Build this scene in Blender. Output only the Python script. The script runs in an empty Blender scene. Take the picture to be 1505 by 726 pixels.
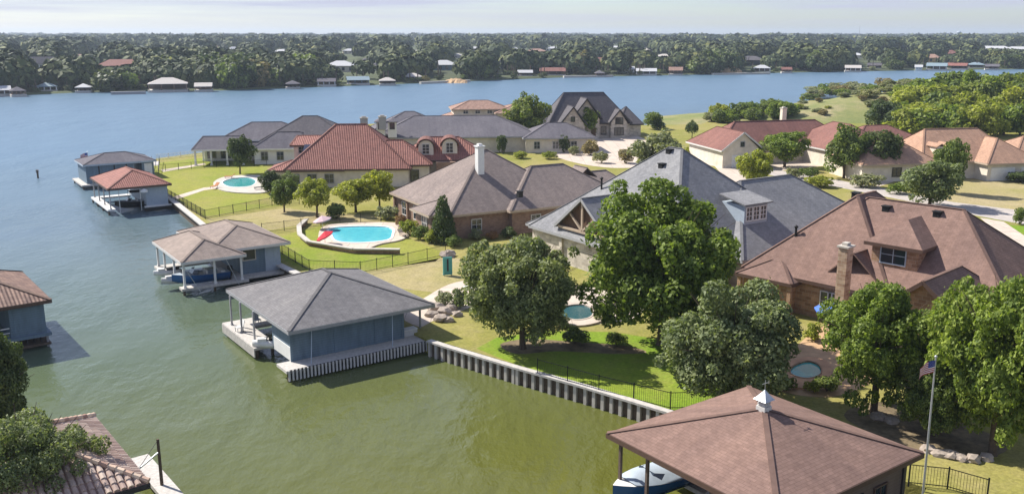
import bpy, bmesh, math, random
import numpy as np
from mathutils import Vector, Matrix
from mathutils.geometry import tessellate_polygon

# ------------------------------------------------------------------ camera, sky, sun, exposure
scene = bpy.context.scene
col = scene.collection
R = math.radians
F, CX, CY, HZ, H = 1350.0, 752.5, 363.0, 50.0, 26.0
PITCH = math.atan((CY - HZ) / F)
cam = bpy.data.cameras.new('camera'); camo = bpy.data.objects.new('camera', cam); col.objects.link(camo)
camo.location = (0, 0, H); camo.rotation_euler = (R(90) - PITCH, 0, 0)
cam.sensor_width = 36.0; cam.lens = F / 1505.0 * 36.0; cam.clip_start = 0.5; cam.clip_end = 60000
scene.camera = camo

SUN_TO = Vector((-0.86 * math.cos(R(43)), 0.51 * math.cos(R(43)), math.sin(R(43)))).normalized()
SUN_EL = math.asin(SUN_TO.z)
SUN_ROT = math.atan2(SUN_TO.x, SUN_TO.y)
w = bpy.data.worlds.new('World'); scene.world = w; w.use_nodes = True
nt = w.node_tree; nt.nodes.clear()
out = nt.nodes.new('ShaderNodeOutputWorld'); bg = nt.nodes.new('ShaderNodeBackground')
sky = nt.nodes.new('ShaderNodeTexSky'); sky.sky_type = 'NISHITA'; sky.sun_disc = False
sky.sun_elevation = SUN_EL; sky.sun_rotation = SUN_ROT; sky.altitude = 200; sky.air_density = 1.0; sky.dust_density = 0.6; sky.ozone_density = 2.0
tc = nt.nodes.new('ShaderNodeTexCoord'); mp = nt.nodes.new('ShaderNodeMapping')
mp.inputs['Scale'].default_value = (1.3, 1.3, 40.0); mp.inputs['Rotation'].default_value = (0.0, R(0.35), 0.0)
nz = nt.nodes.new('ShaderNodeTexNoise'); nz.inputs['Scale'].default_value = 2.2; nz.inputs['Detail'].default_value = 6; nz.inputs['Roughness'].default_value = 0.55
rp = nt.nodes.new('ShaderNodeValToRGB'); rp.color_ramp.elements[0].position = 0.36; rp.color_ramp.elements[1].position = 0.6
rp.color_ramp.elements[0].color = (0.1, 0.1, 0.1, 1); rp.color_ramp.elements[1].color = (0.95, 0.95, 0.95, 1)
mx = nt.nodes.new('ShaderNodeMix'); mx.data_type = 'RGBA'
CLOUD = (2.8, 2.9, 3.7, 1)
mx.inputs[7].default_value = CLOUD
sx = nt.nodes.new('ShaderNodeSeparateXYZ')
mr = nt.nodes.new('ShaderNodeMapRange'); mr.inputs[1].default_value = 0.004; mr.inputs[2].default_value = 0.03; mr.inputs[3].default_value = 0.15; mr.inputs[4].default_value = 1.0
mr2 = nt.nodes.new('ShaderNodeMapRange'); mr2.inputs[1].default_value = 0.10; mr2.inputs[2].default_value = 0.8; mr2.inputs[3].default_value = 1.0; mr2.inputs[4].default_value = 0.55
ml = nt.nodes.new('ShaderNodeMath'); ml.operation = 'MULTIPLY'
ml2 = nt.nodes.new('ShaderNodeMath'); ml2.operation = 'MULTIPLY'
tint = nt.nodes.new('ShaderNodeMix'); tint.data_type = 'RGBA'; tint.blend_type = 'MULTIPLY'; tint.inputs[0].default_value = 1.0
tint.inputs[7].default_value = (0.57, 0.62, 0.72, 1)
L = nt.links.new
L(tc.outputs['Generated'], mp.inputs[0]); L(mp.outputs[0], nz.inputs['Vector']); L(nz.outputs[0], rp.inputs[0])
L(tc.outputs['Generated'], sx.inputs[0]); L(sx.outputs[2], mr.inputs[0]); L(sx.outputs[2], mr2.inputs[0])
L(rp.outputs[0], ml.inputs[0]); L(mr.outputs[0], ml.inputs[1]); L(ml.outputs[0], ml2.inputs[0]); L(mr2.outputs[0], ml2.inputs[1])
L(sky.outputs[0], tint.inputs[6]); L(tint.outputs[2], mx.inputs[6]); L(ml2.outputs[0], mx.inputs[0])
L(mx.outputs[2], bg.inputs[0]); L(bg.outputs[0], out.inputs[0])
bg.inputs[1].default_value = 0.135
sun = bpy.data.lights.new('sun', 'SUN'); sun.energy = 5.0; sun.angle = R(0.6); sun.color = (1.0, 0.95, 0.87)
suno = bpy.data.objects.new('sun', sun); col.objects.link(suno); suno.rotation_euler = SUN_TO.to_track_quat('Z', 'Y').to_euler()
scene.view_settings.view_transform = 'Standard'; scene.view_settings.look = 'None'
scene.view_settings.exposure = 0.66; scene.view_settings.gamma = 1
scene.cycles.max_bounces = 6; scene.cycles.diffuse_bounces = 2; scene.cycles.transparent_max_bounces = 4; scene.cycles.volume_bounces = 0

# ------------------------------------------------------------------ helpers
GZ = 1.2      # height of the lawns above the lake
def at(px, py, z=GZ):                # point of the plane of height z that the photograph shows at px, py
    a = (px - CX) / F; b = -(py - CY) / F
    y = math.cos(PITCH) + b * math.sin(PITCH); zz = -math.sin(PITCH) + b * math.cos(PITCH)
    t = (z - H) / zz
    return Vector((a * t, y * t, z))
def height_at(x, y, py):             # height over (x, y) that the photograph shows at row py
    lo, hi = -5.0, 60.0
    for _ in range(40):
        m = (lo + hi) / 2; dz = m - H
        d = y * math.cos(PITCH) - dz * math.sin(PITCH); u = y * math.sin(PITCH) + dz * math.cos(PITCH)
        if CY - F * u / d > py: lo = m
        else: hi = m
    return lo
def depth(p): return p[1] * math.cos(PITCH) - (p[2] - H) * math.sin(PITCH)

class MB:
    def __init__(s): s.v = []; s.f = []; s.uv = []
    def face(s, pts, uv=None):
        n = len(s.v); s.v += [tuple(p) for p in pts]; s.f.append(list(range(n, n + len(pts)))); s.uv += (uv or [(0, 0)] * len(pts))
    def box(s, a, b, m=None):
        x0, y0, z0 = a; x1, y1, z1 = b
        p = [Vector(q) for q in ((x0,y0,z0),(x1,y0,z0),(x1,y1,z0),(x0,y1,z0),(x0,y0,z1),(x1,y0,z1),(x1,y1,z1),(x0,y1,z1))]
        if m: p = [m @ q for q in p]
        for f in ((3,2,1,0),(4,5,6,7),(0,1,5,4),(1,2,6,5),(2,3,7,6),(3,0,4,7)): s.face([p[i] for i in f])
        return s
    def prism(s, poly, z0, z1):
        if sum(poly[i-1][0]*poly[i][1]-poly[i][0]*poly[i-1][1] for i in range(len(poly))) < 0: poly = poly[::-1]
        for t in tessellate_polygon([[Vector((p[0], p[1], 0)) for p in poly]]):
            a, b, c = [poly[i] for i in t]
            if (b[0]-a[0])*(c[1]-a[1])-(b[1]-a[1])*(c[0]-a[0]) < 0: a, c = c, a
            s.face([(p[0], p[1], z1) for p in (a, b, c)]); s.face([(p[0], p[1], z0) for p in (c, b, a)])
        for i in range(len(poly)):
            a, b = poly[i-1], poly[i]
            s.face([(a[0],a[1],z0),(b[0],b[1],z0),(b[0],b[1],z1),(a[0],a[1],z1)])
        return s
    def beam(s, a, b, w, h=None, up=(0, 0, 1)):          # box along a-b
        a = Vector(a); b = Vector(b); h = h or w; d = (b - a); l = d.length
        if l < 1e-6: return s
        d.normalize(); up = Vector(up)
        if abs(d.dot(up)) > 0.98: up = Vector((1, 0, 0))
        x = d.cross(up).normalized(); z = x.cross(d)
        m = Matrix((( x.x, d.x, z.x, a.x), (x.y, d.y, z.y, a.y), (x.z, d.z, z.z, a.z), (0, 0, 0, 1)))
        return s.box((-w/2, 0, -h/2), (w/2, l, h/2), m)
    def tube(s, pts, rad, n=8):
        pts = [Vector(p) for p in pts]; rings = []
        for i, p in enumerate(pts):
            d = (pts[min(i+1, len(pts)-1)] - pts[max(i-1, 0)]).normalized()
            x = d.cross(Vector((0.31, 0.95, 0.05))).normalized(); y = d.cross(x)
            r = rad[i] if isinstance(rad, (list, tuple)) else rad
            rings.append([p + (x*math.cos(2*math.pi*k/n) + y*math.sin(2*math.pi*k/n))*r for k in range(n)])
        for a, b in zip(rings, rings[1:]):
            for k in range(n): s.face([a[k], a[(k+1) % n], b[(k+1) % n], b[k]])
        s.face(rings[0][::-1]); s.face(rings[-1]); return s
    def lathe(s, prof, c=(0, 0, 0), n=14):
        for (r0, z0), (r1, z1) in zip(prof, prof[1:]):
            for k in range(n):
                a0 = 2*math.pi*k/n; a1 = 2*math.pi*(k+1)/n
                q = [(r0, a0, z0), (r0, a1, z0), (r1, a1, z1), (r1, a0, z1)]
                s.face([(c[0]+r*math.cos(a), c[1]+r*math.sin(a), c[2]+z) for r, a, z in q])
        return s
    def build(s, name, mat, parent=None, smooth=False):
        me = bpy.data.meshes.new(name); me.from_pydata(s.v, [], s.f); me.materials.append(mat)
        ul = me.uv_layers.new(name='UVMap')
        ul.data.foreach_set('uv', [c for q in s.uv for c in q])
        bm = bmesh.new(); bm.from_mesh(me); bmesh.ops.remove_doubles(bm, verts=bm.verts, dist=1e-4); bmesh.ops.recalc_face_normals(bm, faces=bm.faces); bm.to_mesh(me); bm.free()
        if smooth: me.polygons.foreach_set('use_smooth', [True]*len(me.polygons))
        o = bpy.data.objects.new(name, me); col.objects.link(o)
        if parent: o.parent = parent
        return o
def tag(o, label=None, cat=None, group=None, kind=None):
    if label: o['label'] = label
    if cat: o['category'] = cat
    if group: o['group'] = group
    if kind: o['kind'] = kind
    return o
def empty(name, loc, rz=0.0, label=None, cat=None, group=None):
    o = bpy.data.objects.new(name, None); col.objects.link(o); o.location = loc; o.rotation_euler = (0, 0, rz); o.empty_display_size = 0.5
    return tag(o, label, cat, group)
def copy_tree(o, parent=None):
    kids = list(o.children); c = o.copy(); col.objects.link(c)
    if parent: c.parent = parent
    for k in kids: copy_tree(k, c)
    return c

# ------------------------------------------------------------------ materials
def srgb(r, g, b):
    f = lambda c: (c/255/12.92) if c/255 <= .04045 else ((c/255+.055)/1.055)**2.4
    return (f(r), f(g), f(b), 1)
class Mat:
    def __init__(s, name):
        s.m = bpy.data.materials.new(name); s.m.use_nodes = True; s.t = s.m.node_tree; s.n = s.t.nodes
        s.p = s.n['Principled BSDF']; s.o = s.n['Material Output']
    def N(s, t, **k):
        n = s.n.new(t)
        for a, b in k.items():
            if hasattr(n, a) and not a[0].isupper(): setattr(n, a, b)
            else: n.inputs[a.replace('_', ' ')].default_value = b
        return n
    def L(s, a, b): s.t.links.new(a, b)
    def coord(s, kind='Object', scale=(1, 1, 1)):
        t = s.N('ShaderNodeTexCoord'); m = s.N('ShaderNodeMapping'); m.inputs['Scale'].default_value = scale
        s.L(t.outputs[kind], m.inputs[0]); return m.outputs[0]
    def noise(s, vec, scale, detail=4, rough=.55):
        n = s.N('ShaderNodeTexNoise', Scale=scale, Detail=detail, Roughness=rough); s.L(vec, n.inputs['Vector']); return n.outputs[0]
    def ramp(s, fac, stops):
        r = s.N('ShaderNodeValToRGB'); e = r.color_ramp.elements
        while len(e) < len(stops): e.new(0.5)
        for i, (p, c) in enumerate(stops): e[i].position = p; e[i].color = c if len(c) == 4 else (*c, 1)
        s.L(fac, r.inputs[0]); return r.outputs[0]
    def mix(s, fac, a, b, mode='MIX'):
        m = s.N('ShaderNodeMix', data_type='RGBA'); m.blend_type = mode
        for inp, v in ((m.inputs[0], fac), (m.inputs[6], a), (m.inputs[7], b)):
            if isinstance(v, (int, float)): inp.default_value = v
            elif isinstance(v, (tuple, list)): inp.default_value = v if len(v) == 4 else (*v, 1)
            else: s.L(v, inp)
        return m.outputs[2]
    def bump(s, h, strength, dist=0.05):
        b = s.N('ShaderNodeBump', Strength=strength, Distance=dist); s.L(h, b.inputs['Height']); s.L(b.outputs[0], s.p.inputs['Normal']); return b
    def fin(s, colr, rough=.8, metal=0, spec=.3):
        if isinstance(colr, (tuple, list)): s.p.inputs['Base Color'].default_value = colr if len(colr) == 4 else (*colr, 1)
        else: s.L(colr, s.p.inputs['Base Color'])
        s.p.inputs['Roughness'].default_value = rough; s.p.inputs['Metallic'].default_value = metal; s.p.inputs['Specular IOR Level'].default_value = spec
        return s.m
_c = {}
def scl(c, k): return (c[0]*k, c[1]*k, c[2]*k, 1)
def shingle(name, c, var=.09):
    if name in _c: return _c[name]
    m = Mat(name); uv = m.coord('UV'); ob = m.coord('Object')
    b = m.N('ShaderNodeTexBrick', offset=.5); m.L(uv, b.inputs['Vector'])
    b.inputs['Scale'].default_value = 1; b.inputs['Brick Width'].default_value = .42; b.inputs['Row Height'].default_value = .2; b.inputs['Mortar Size'].default_value = .012
    b.inputs['Color1'].default_value = scl(c, 1-var); b.inputs['Color2'].default_value = scl(c, 1+var); b.inputs['Mortar'].default_value = scl(c, .72); b.inputs['Bias'].default_value = 0
    n1 = m.noise(ob, 2.2, 6, .7); n2 = m.noise(ob, .25, 4)
    k = m.mix(.7, b.outputs[0], m.ramp(n1, [(.3, (.78,.78,.78)), (.7, (1.2,1.2,1.2))]), 'MULTIPLY')
    k = m.mix(.55, k, m.ramp(n2, [(.35, (.82,.82,.84)), (.65, (1.15,1.13,1.1))]), 'MULTIPLY')
    n3 = m.noise(m.coord('UV', (1.6, .12, 1)), 1, 4, .6)
    k = m.mix(.5, k, m.ramp(n3, [(.36, (.84,.84,.86)), (.64, (1.14,1.13,1.11))]), 'MULTIPLY')
    m.bump(b.outputs[1], .35, .02)
    _c[name] = m.fin(k, .95, 0, .1); return _c[name]
def tile(name, c, c2):
    if name in _c: return _c[name]
    m = Mat(name); uv = m.coord('UV'); ob = m.coord('Object')
    wv = m.N('ShaderNodeTexWave', wave_type='BANDS', bands_direction='X', wave_profile='SIN'); wv.inputs['Scale'].default_value = 1.0/ .3 / 1.0 * .314; m.L(uv, wv.inputs['Vector'])
    b = m.N('ShaderNodeTexBrick', offset=0.0); m.L(uv, b.inputs['Vector']); b.inputs['Scale'].default_value = 1
    b.inputs['Brick Width'].default_value = .3; b.inputs['Row Height'].default_value = .4; b.inputs['Mortar Size'].default_value = .02
    b.inputs['Color1'].default_value = c; b.inputs['Color2'].default_value = c2; b.inputs['Mortar'].default_value = scl(c, .5)
    n = m.noise(ob, 1.2, 5, .65)
    k = m.mix(.6, b.outputs[0], m.ramp(n, [(.3, (.7,.7,.7)), (.7, (1.3,1.25,1.2))]), 'MULTIPLY')
    m.bump(wv.outputs[1], .8, .08)
    _c[name] = m.fin(k, .8); return _c[name]
def plain(name, c, rough=.7, var=.12, scale=3.0, metal=0, spec=.3):
    if name in _c: return _c[name]
    m = Mat(name); n = m.noise(m.coord(), scale, 5, .6)
    k = m.mix(1.0, c, m.ramp(n, [(.3, (1-var,)*3), (.7, (1+var,)*3)]), 'MULTIPLY')
    _c[name] = m.fin(k, rough, metal, spec); return _c[name]
def siding(name, c, step=.2):
    m = Mat(name); g = m.N('ShaderNodeTexCoord'); sp = m.N('ShaderNodeSeparateXYZ'); m.L(g.outputs['Object'], sp.inputs[0])
    a = m.N('ShaderNodeMath', operation='MULTIPLY'); m.L(sp.outputs[2], a.inputs[0]); a.inputs[1].default_value = 1/step
    f = m.N('ShaderNodeMath', operation='FRACT'); m.L(a.outputs[0], f.inputs[0])
    k = m.ramp(f.outputs[0], [(0, (.55,.55,.55)), (.16, (1,1,1))])
    n = m.noise(m.coord('Object', (1, 1, .25)), 2.0, 5, .65); k = m.mix(1, k, m.ramp(n, [(.3, (.82,.82,.8)), (.7, (1.15,1.15,1.15))]), 'MULTIPLY')
    lo = m.N('ShaderNodeMapRange'); lo.inputs[1].default_value = .2; lo.inputs[2].default_value = 1.3; lo.inputs[3].default_value = .75; lo.inputs[4].default_value = 1.0; m.L(sp.outputs[2], lo.inputs[0])
    k = m.mix(1, c, k, 'MULTIPLY'); m.bump(f.outputs[0], .4, .02); return m.fin(k, .7)
def brick(name, c, c2, mortar, bw=.35, rh=.14):
    if name in _c: return _c[name]
    m = Mat(name)
    g = m.N('ShaderNodeTexCoord'); s = m.N('ShaderNodeSeparateXYZ'); m.L(g.outputs['Object'], s.inputs[0])
    ad = m.N('ShaderNodeMath', operation='ADD'); m.L(s.outputs[0], ad.inputs[0]); m.L(s.outputs[1], ad.inputs[1])
    cb = m.N('ShaderNodeCombineXYZ'); m.L(ad.outputs[0], cb.inputs[0]); m.L(s.outputs[2], cb.inputs[1])
    b = m.N('ShaderNodeTexBrick', offset=.5); m.L(cb.outputs[0], b.inputs['Vector']); b.inputs['Scale'].default_value = 1
    b.inputs['Brick Width'].default_value = bw; b.inputs['Row Height'].default_value = rh; b.inputs['Mortar Size'].default_value = .012
    b.inputs['Color1'].default_value = c; b.inputs['Color2'].default_value = c2; b.inputs['Mortar'].default_value = mortar
    n = m.noise(m.coord(), 1.5, 5, .7)
    k = m.mix(.7, b.outputs[0], m.ramp(n, [(.3, (.7,.7,.7)), (.7, (1.3,1.3,1.3))]), 'MULTIPLY')
    m.bump(b.outputs[1], .4, .02)
    _c[name] = m.fin(k, .9); return _c[name]
def leafmat(name, dark, light, trans=.25, tint=(.25, .3, .04)):
    if name in _c: return _c[name]
    m = Mat(name); g = m.N('ShaderNodeNewGeometry'); oi = m.N('ShaderNodeObjectInfo')
    k = m.ramp(g.outputs['Random Per Island'], [(0, dark), (.55, tuple((a+b)/2 for a, b in zip(dark, light))), (1, light)])
    n = m.noise(m.coord(), 4.5, 3)
    k = m.mix(.6, k, m.ramp(n, [(.35, (.7,.76,.7)), (.65, (1.35,1.28,1.05))]), 'MULTIPLY')
    k = m.mix(.6, k, m.ramp(oi.outputs['Random'], [(0, (.8,.85,.85)), (.5, (1,1,1)), (1, (1.25,1.15,.9))]), 'MULTIPLY')
    m.fin(k, .55, 0, .25)
    tr = m.N('ShaderNodeBsdfTranslucent'); m.L(m.mix(1.0, k, (1.3, 1.4, .6), 'MULTIPLY'), tr.inputs[0])
    ms = m.N('ShaderNodeMixShader', Fac=trans); m.L(m.p.outputs[0], ms.inputs[1]); m.L(tr.outputs[0], ms.inputs[2]); m.L(ms.outputs[0], m.o.inputs[0])
    _c[name] = m.m; return m.m
def glass(name='window_glass', c=(.02, .03, .04, 1)):
    if name in _c: return _c[name]
    m = Mat(name); _c[name] = m.fin(c, .08, 0, .8); return _c[name]
def slab(name, c):
    m = Mat(name); b = m.N('ShaderNodeTexBrick', offset=0.0); m.L(m.coord('Object'), b.inputs['Vector']); b.inputs['Scale'].default_value = 1
    b.inputs['Brick Width'].default_value = 2.4; b.inputs['Row Height'].default_value = 2.4; b.inputs['Mortar Size'].default_value = .035
    b.inputs['Color1'].default_value = scl(c, .96); b.inputs['Color2'].default_value = scl(c, 1.05); b.inputs['Mortar'].default_value = scl(c, .6)
    k = m.mix(.9, b.outputs[0], m.ramp(m.noise(m.coord(), .8, 6, .7), [(.3, (.8,.8,.8)), (.7, (1.12,1.12,1.1))]), 'MULTIPLY'); return m.fin(k, .9)
M = {}
M['white'] = plain('white_paint', (.72, .71, .68, 1), .6, .06)
M['cream'] = plain('cream_stucco', (.66, .59, .49, 1), .85, .14, .9)
M['chimneystone'] = brick('chimney_stone', srgb(190,165,140), srgb(150,120,98), srgb(185,172,155), .5, .28)
M['trimwhite'] = plain('trim_paint', (.6, .58, .55, 1), .6, .05)
M['trimbrown'] = plain('brown_trim', (.10, .06, .045, 1), .6, .1)
M['tantrim'] = plain('tan_trim', (.42, .33, .25, 1), .6, .1)
M['greytrim'] = plain('grey_trim', (.33, .33, .34, 1), .6, .1)
M['darktrim'] = plain('dark_trim', (.035, .033, .035, 1), .6, .1)
M['bluewall'] = siding('blue_grey_siding', (.15, .21, .265, 1))
M['bluelight'] = plain('pale_blue_siding', (.38, .44, .5, 1), .7, .08)
M['brownwall'] = siding('brown_siding', (.14, .10, .08, 1))
M['timber'] = plain('brown_timber', (.12, .07, .045, 1), .8, .25, 6)
M['concrete'] = plain('pale_concrete', (.50, .46, .40, 1), .9, .14, 1.2)
M['walk'] = slab('pinkish_concrete', (.56, .47, .39, 1))
M['dock'] = plain('weathered_dock', (.5, .47, .43, 1), .85, .2, 4)
M['metal'] = plain('galvanised_metal', (.5, .52, .54, 1), .4, .08, 3, .6)
M['iron'] = plain('black_iron', (.02, .022, .02, 1), .5, .1, 3, .3)
M['black'] = plain('dark_fitting', (.015, .015, .015, 1), .6, .1)
M['stone'] = brick('tan_stone', srgb(176,142,112), srgb(140,108,84), srgb(175,160,140), .6, .3)
M['palestone'] = brick('pale_stone', srgb(205,195,180), srgb(168,158,145), srgb(190,182,170), .7, .35)
M['redbrick'] = brick('brown_brick', srgb(150,122,104), srgb(130,102,86), srgb(155,135,120))
M['bark'] = plain('bark', (.11, .08, .055, 1), .95, .3, 4)
M['mulch'] = plain('mulch_and_shade', (.19, .145, .085, 1), .95, .5, 1.2)  # mulch and soil; the tone also stands for shade under trees
M['panel'] = plain('boat_blue', (.02, .10, .28, 1), .25, .05, 1, 0, .6)

# ------------------------------------------------------------------ setting: water, land
def water_mat():
    m = Mat('lake_water'); g = m.coord('Object')
    s = m.N('ShaderNodeSeparateXYZ'); m.L(g, s.inputs[0])
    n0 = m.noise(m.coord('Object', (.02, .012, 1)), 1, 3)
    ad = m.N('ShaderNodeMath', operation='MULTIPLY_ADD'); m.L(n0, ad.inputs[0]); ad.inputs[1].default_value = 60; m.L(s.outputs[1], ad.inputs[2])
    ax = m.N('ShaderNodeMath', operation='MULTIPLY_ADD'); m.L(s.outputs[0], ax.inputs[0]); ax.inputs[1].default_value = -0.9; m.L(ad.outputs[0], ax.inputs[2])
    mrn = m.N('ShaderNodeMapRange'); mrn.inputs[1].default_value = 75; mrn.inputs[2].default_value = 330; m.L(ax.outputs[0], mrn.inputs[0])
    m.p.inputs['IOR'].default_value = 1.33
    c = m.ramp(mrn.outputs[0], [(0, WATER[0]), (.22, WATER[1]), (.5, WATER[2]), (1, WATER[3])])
    nn = m.noise(m.coord('Object', (.12, .06, 1)), 1, 4)
    c = m.mix(.5, c, m.ramp(nn, [(.3, (.85,.88,.9)), (.7, (1.12,1.1,1.05))]), 'MULTIPLY')
    w1 = m.noise(m.coord('Object', (.9, .55, 1)), 1, 4, .6); w2 = m.noise(m.coord('Object', (.16, .09, 1)), 1, 3, .5)
    a = m.N('ShaderNodeMath', operation='MULTIPLY_ADD'); m.L(w2, a.inputs[0]); a.inputs[1].default_value = 3.0; m.L(w1, a.inputs[2])
    m.bump(a.outputs[0], 1.0, WBUMP)
    pw = m.ramp(m.noise(m.coord('Object', (.011, .03, 1)), 1, 4, .6), [(.38, (.34,.34,.34)), (.64, (1,1,1))])
    bn = m.p.inputs['Normal'].links[0].from_node; m.L(pw, bn.inputs['Strength'])
    m.fin(c, .07, 0, .5)
    rr = m.N('ShaderNodeMapRange'); rr.inputs[1].default_value = .0; rr.inputs[2].default_value = .8; rr.inputs[3].default_value = .03; rr.inputs[4].default_value = .34
    m.L(mrn.outputs[0], rr.inputs[0]); m.L(rr.outputs[0], m.p.inputs['Roughness']); return m.m
WATER = [(.112, .115, .022, 1), (.092, .120, .060, 1), (.105, .155, .185, 1), (.10, .175, .25, 1)]  # cove olive to lake blue; far tones also carry painted sky reflection
WBUMP = 0.20
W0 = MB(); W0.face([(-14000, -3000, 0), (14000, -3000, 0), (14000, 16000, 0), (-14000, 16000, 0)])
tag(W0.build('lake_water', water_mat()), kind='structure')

def grass_mat(name, a, b, c, dry):
    m = Mat(name); g = m.coord('Object')
    n1 = m.noise(g, .045, 4, .6); n2 = m.noise(g, .35, 5, .65); n3 = m.noise(g, 4.0, 4, .7)
    k = m.ramp(n1, [(.36, a), (.5, b), (.64, c)])
    k = m.mix(m.ramp(n2, [(.45, (0,0,0)), (.75, (.8,.8,.8))]), k, dry)
    k = m.mix(.45, k, m.ramp(m.noise(m.coord('Object', (1.1, .9, 1)), 1, 5, .75), [(.3, (.72,.76,.7)), (.7, (1.3,1.25,1.2))]), 'MULTIPLY')
    k = m.mix(.8, k, m.ramp(n3, [(.3, (.7,.7,.7)), (.7, (1.3,1.3,1.3))]), 'MULTIPLY')
    m.bump(n3, .6, .06); return m.fin(k, .95, 0, .1)
M['grass'] = grass_mat('lawn_grass', (.20,.21,.045,1), (.25,.235,.065,1), (.30,.26,.09,1), (.32,.27,.12,1))
M['lush'] = grass_mat('lush_grass', (.19,.24,.03,1), (.24,.26,.045,1), (.28,.27,.06,1), (.27,.25,.08,1))
M['fresh'] = grass_mat('fresh_grass', (.12,.22,.015,1), (.17,.26,.025,1), (.22,.27,.035,1), (.24,.25,.06,1))
M['drygrass'] = grass_mat('dry_grass', (.27,.25,.09,1), (.33,.28,.13,1), (.38,.31,.18,1), (.36,.30,.17,1))
M['scrubland'] = grass_mat('scrub_grass', (.17,.20,.07,1), (.24,.24,.10,1), (.36,.30,.18,1), (.17,.20,.08,1))
M['shade_ground'] = plain('leaf_litter_soil', (.10, .085, .05, 1), .95, .5, 1.5)

shore = [at(*p, GZ) for p in ((660,510),(630,500),(440,404),(395,382),(303,334),(246,288),(224,262),(219,240),(230,233),(300,224),(420,196),(520,184),(640,176),(745,174),(800,180),(940,184),(1030,183),(1048,176),(1110,162),(1190,148),(1300,141),(1505,137),(1800,134))]
shore = [Vector((-5.2, 71.7, 0))] + shore[1:]
land = [Vector((60, 15.6, 0)), Vector((10.7, 58.0, 0))] + shore + [Vector((700, 380, 0)), Vector((500, -40, 0)), Vector((60, -40, 0))]
tag(MB().prism([(p.x, p.y) for p in land], -2.0, GZ).build('ground', M['grass']), kind='structure')
lb = [(-120, -40), (-12, -40), (-14, 12), (-21.5, 26), (-27, 40), (-34, 50), (-60, 60), (-120, 70)]
tag(MB().prism(lb, -2.0, GZ).build('ground', M['grass']), kind='structure')

def sheet(name, pxs, mat, dz, z=GZ, world=False):
    pts = [Vector((p[0], p[1], z)) if world else at(p[0], p[1], z) for p in pxs]
    m = MB()
    for t in tessellate_polygon([pts]):
        m.face([(pts[i].x, pts[i].y, z + dz) for i in t])
    o = m.build(name, mat)
    for p in o.data.polygons: pass
    bm = bmesh.new(); bm.from_mesh(o.data)
    for f in bm.faces:
        if f.normal.z < 0: f.normal_flip()
    bm.to_mesh(o.data); bm.free()
    return tag(o, kind='structure')
def smooth_poly(pts, n=6):
    r = []
    for i in range(len(pts)):
        p0, p1, p2, p3 = [Vector(pts[(i+k-1) % len(pts)]) for k in range(4)]
        for j in range(n):
            t = j/n
            r.append(tuple(.5*((2*p1) + (p2-p0)*t + (2*p0-5*p1+4*p2-p3)*t*t + (-p0+3*p1-3*p2+p3)*t**3)))
    return r
# lawns of different condition
sheet('lawn', [(226,240),(300,232),(392,243),(398,290),(350,300),(420,302),(300,318),(248,286),(226,262)], M['lush'], .004)
sheet('lawn', [(303,322),(420,306),(470,312),(560,318),(560,328),(470,325),(400,338),(318,334)], M['drygrass'], .004)
sheet('lawn', [(398,352),(440,340),(470,332),(600,350),(655,372),(640,384),(540,398),(470,402),(440,396),(396,368)], M['lush'], .004)
sheet('lawn', [(520,404),(655,378),(720,384),(700,410),(640,430),(560,420)], M['drygrass'], .004)
sheet('lawn', [(700,512),(730,496),(800,486),(900,488),(980,500),(1050,530),(1100,585),(1040,604),(988,604),(880,572),(770,540)], M['fresh'], .004)
sheet('lawn', [(1390,262),(1505,262),(1560,280),(1560,322),(1505,310),(1400,298),(1340,290)], M['drygrass'], .004)
sheet('lawn', [(1470,330),(1560,335),(1600,380),(1505,366),(1465,345)], M['fresh'], .004)
sheet('lawn', [(1370,700),(1400,668),(1505,672),(1600,700),(1600,760),(1340,760)], M['grass'], .004)
sheet('lawn', [(1075,226),(1135,232),(1140,244),(1075,246),(1040,235)], M['fresh'], .004)
sheet('lawn', [(1165,237),(1230,240),(1235,250),(1180,250)], M['lush'], .004)
sheet('mulch_shade_bed', smooth_poly([(1290,590),(1380,610),(1480,650),(1450,672),(1360,664),(1290,640),(1240,610)], 4), M['mulch'], .008)
sheet('mulch_shade_bed', smooth_poly([(735,506),(775,498),(840,502),(920,508),(950,518),(900,520),(820,516),(760,520)], 4), M['mulch'], .008)  # brown soil, but mostly the shadow of the two big trees as colour

# streets and drives
sheet('cul_de_sac', smooth_poly([(805,222),(850,207),(920,205),(985,212),(1000,226),(960,243),(900,247),(840,238)], 5), M['walk'], .012)
sheet('street', [(940,216),(1000,220),(1085,240),(1180,256),(1290,275),(1400,297),(1505,310),(1640,330),(1640,356),(1505,330),(1440,318),(1330,295),(1230,275),(1130,257),(1040,243),(960,234)], slab('street_concrete', (.46,.41,.37,1)), .008)
sheet('driveway', [(860,205),(885,192),(925,194),(950,206)], M['walk'], .016)
sheet('driveway', [(1040,232),(1075,240),(1100,262),(1112,275),(1075,300),(1065,262)], M['walk'], .016)
sheet('driveway', [(1130,240),(1175,232),(1250,234),(1262,240),(1190,246),(1140,252)], M['walk'], .016)
sheet('driveway', [(1260,256),(1330,250),(1420,262),(1400,270),(1330,262),(1290,275)], M['walk'], .016)
sheet('driveway', [(1440,320),(1475,326),(1600,410),(1560,425)], M['walk'], .016)
sheet('patio', smooth_poly([(585,460),(620,440),(660,418),(700,412),(720,430),(690,452),(640,470),(615,480)], 4), M['walk'], .016)
sheet('patio', smooth_poly([(780,448),(840,420),(940,440),(930,468),(850,478),(770,472)], 4), M['walk'], .016)
sheet('patio', smooth_poly([(1130,560),(1180,500),(1240,470),(1330,480),(1310,540),(1240,580),(1170,580)], 4), plain('orange_flagstone', (.50,.32,.18,1), .85, .25, .8), .016)
sheet('path', [(252,290),(300,276),(322,274),(322,277),(300,280),(258,294)], M['walk'], .016)
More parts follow.
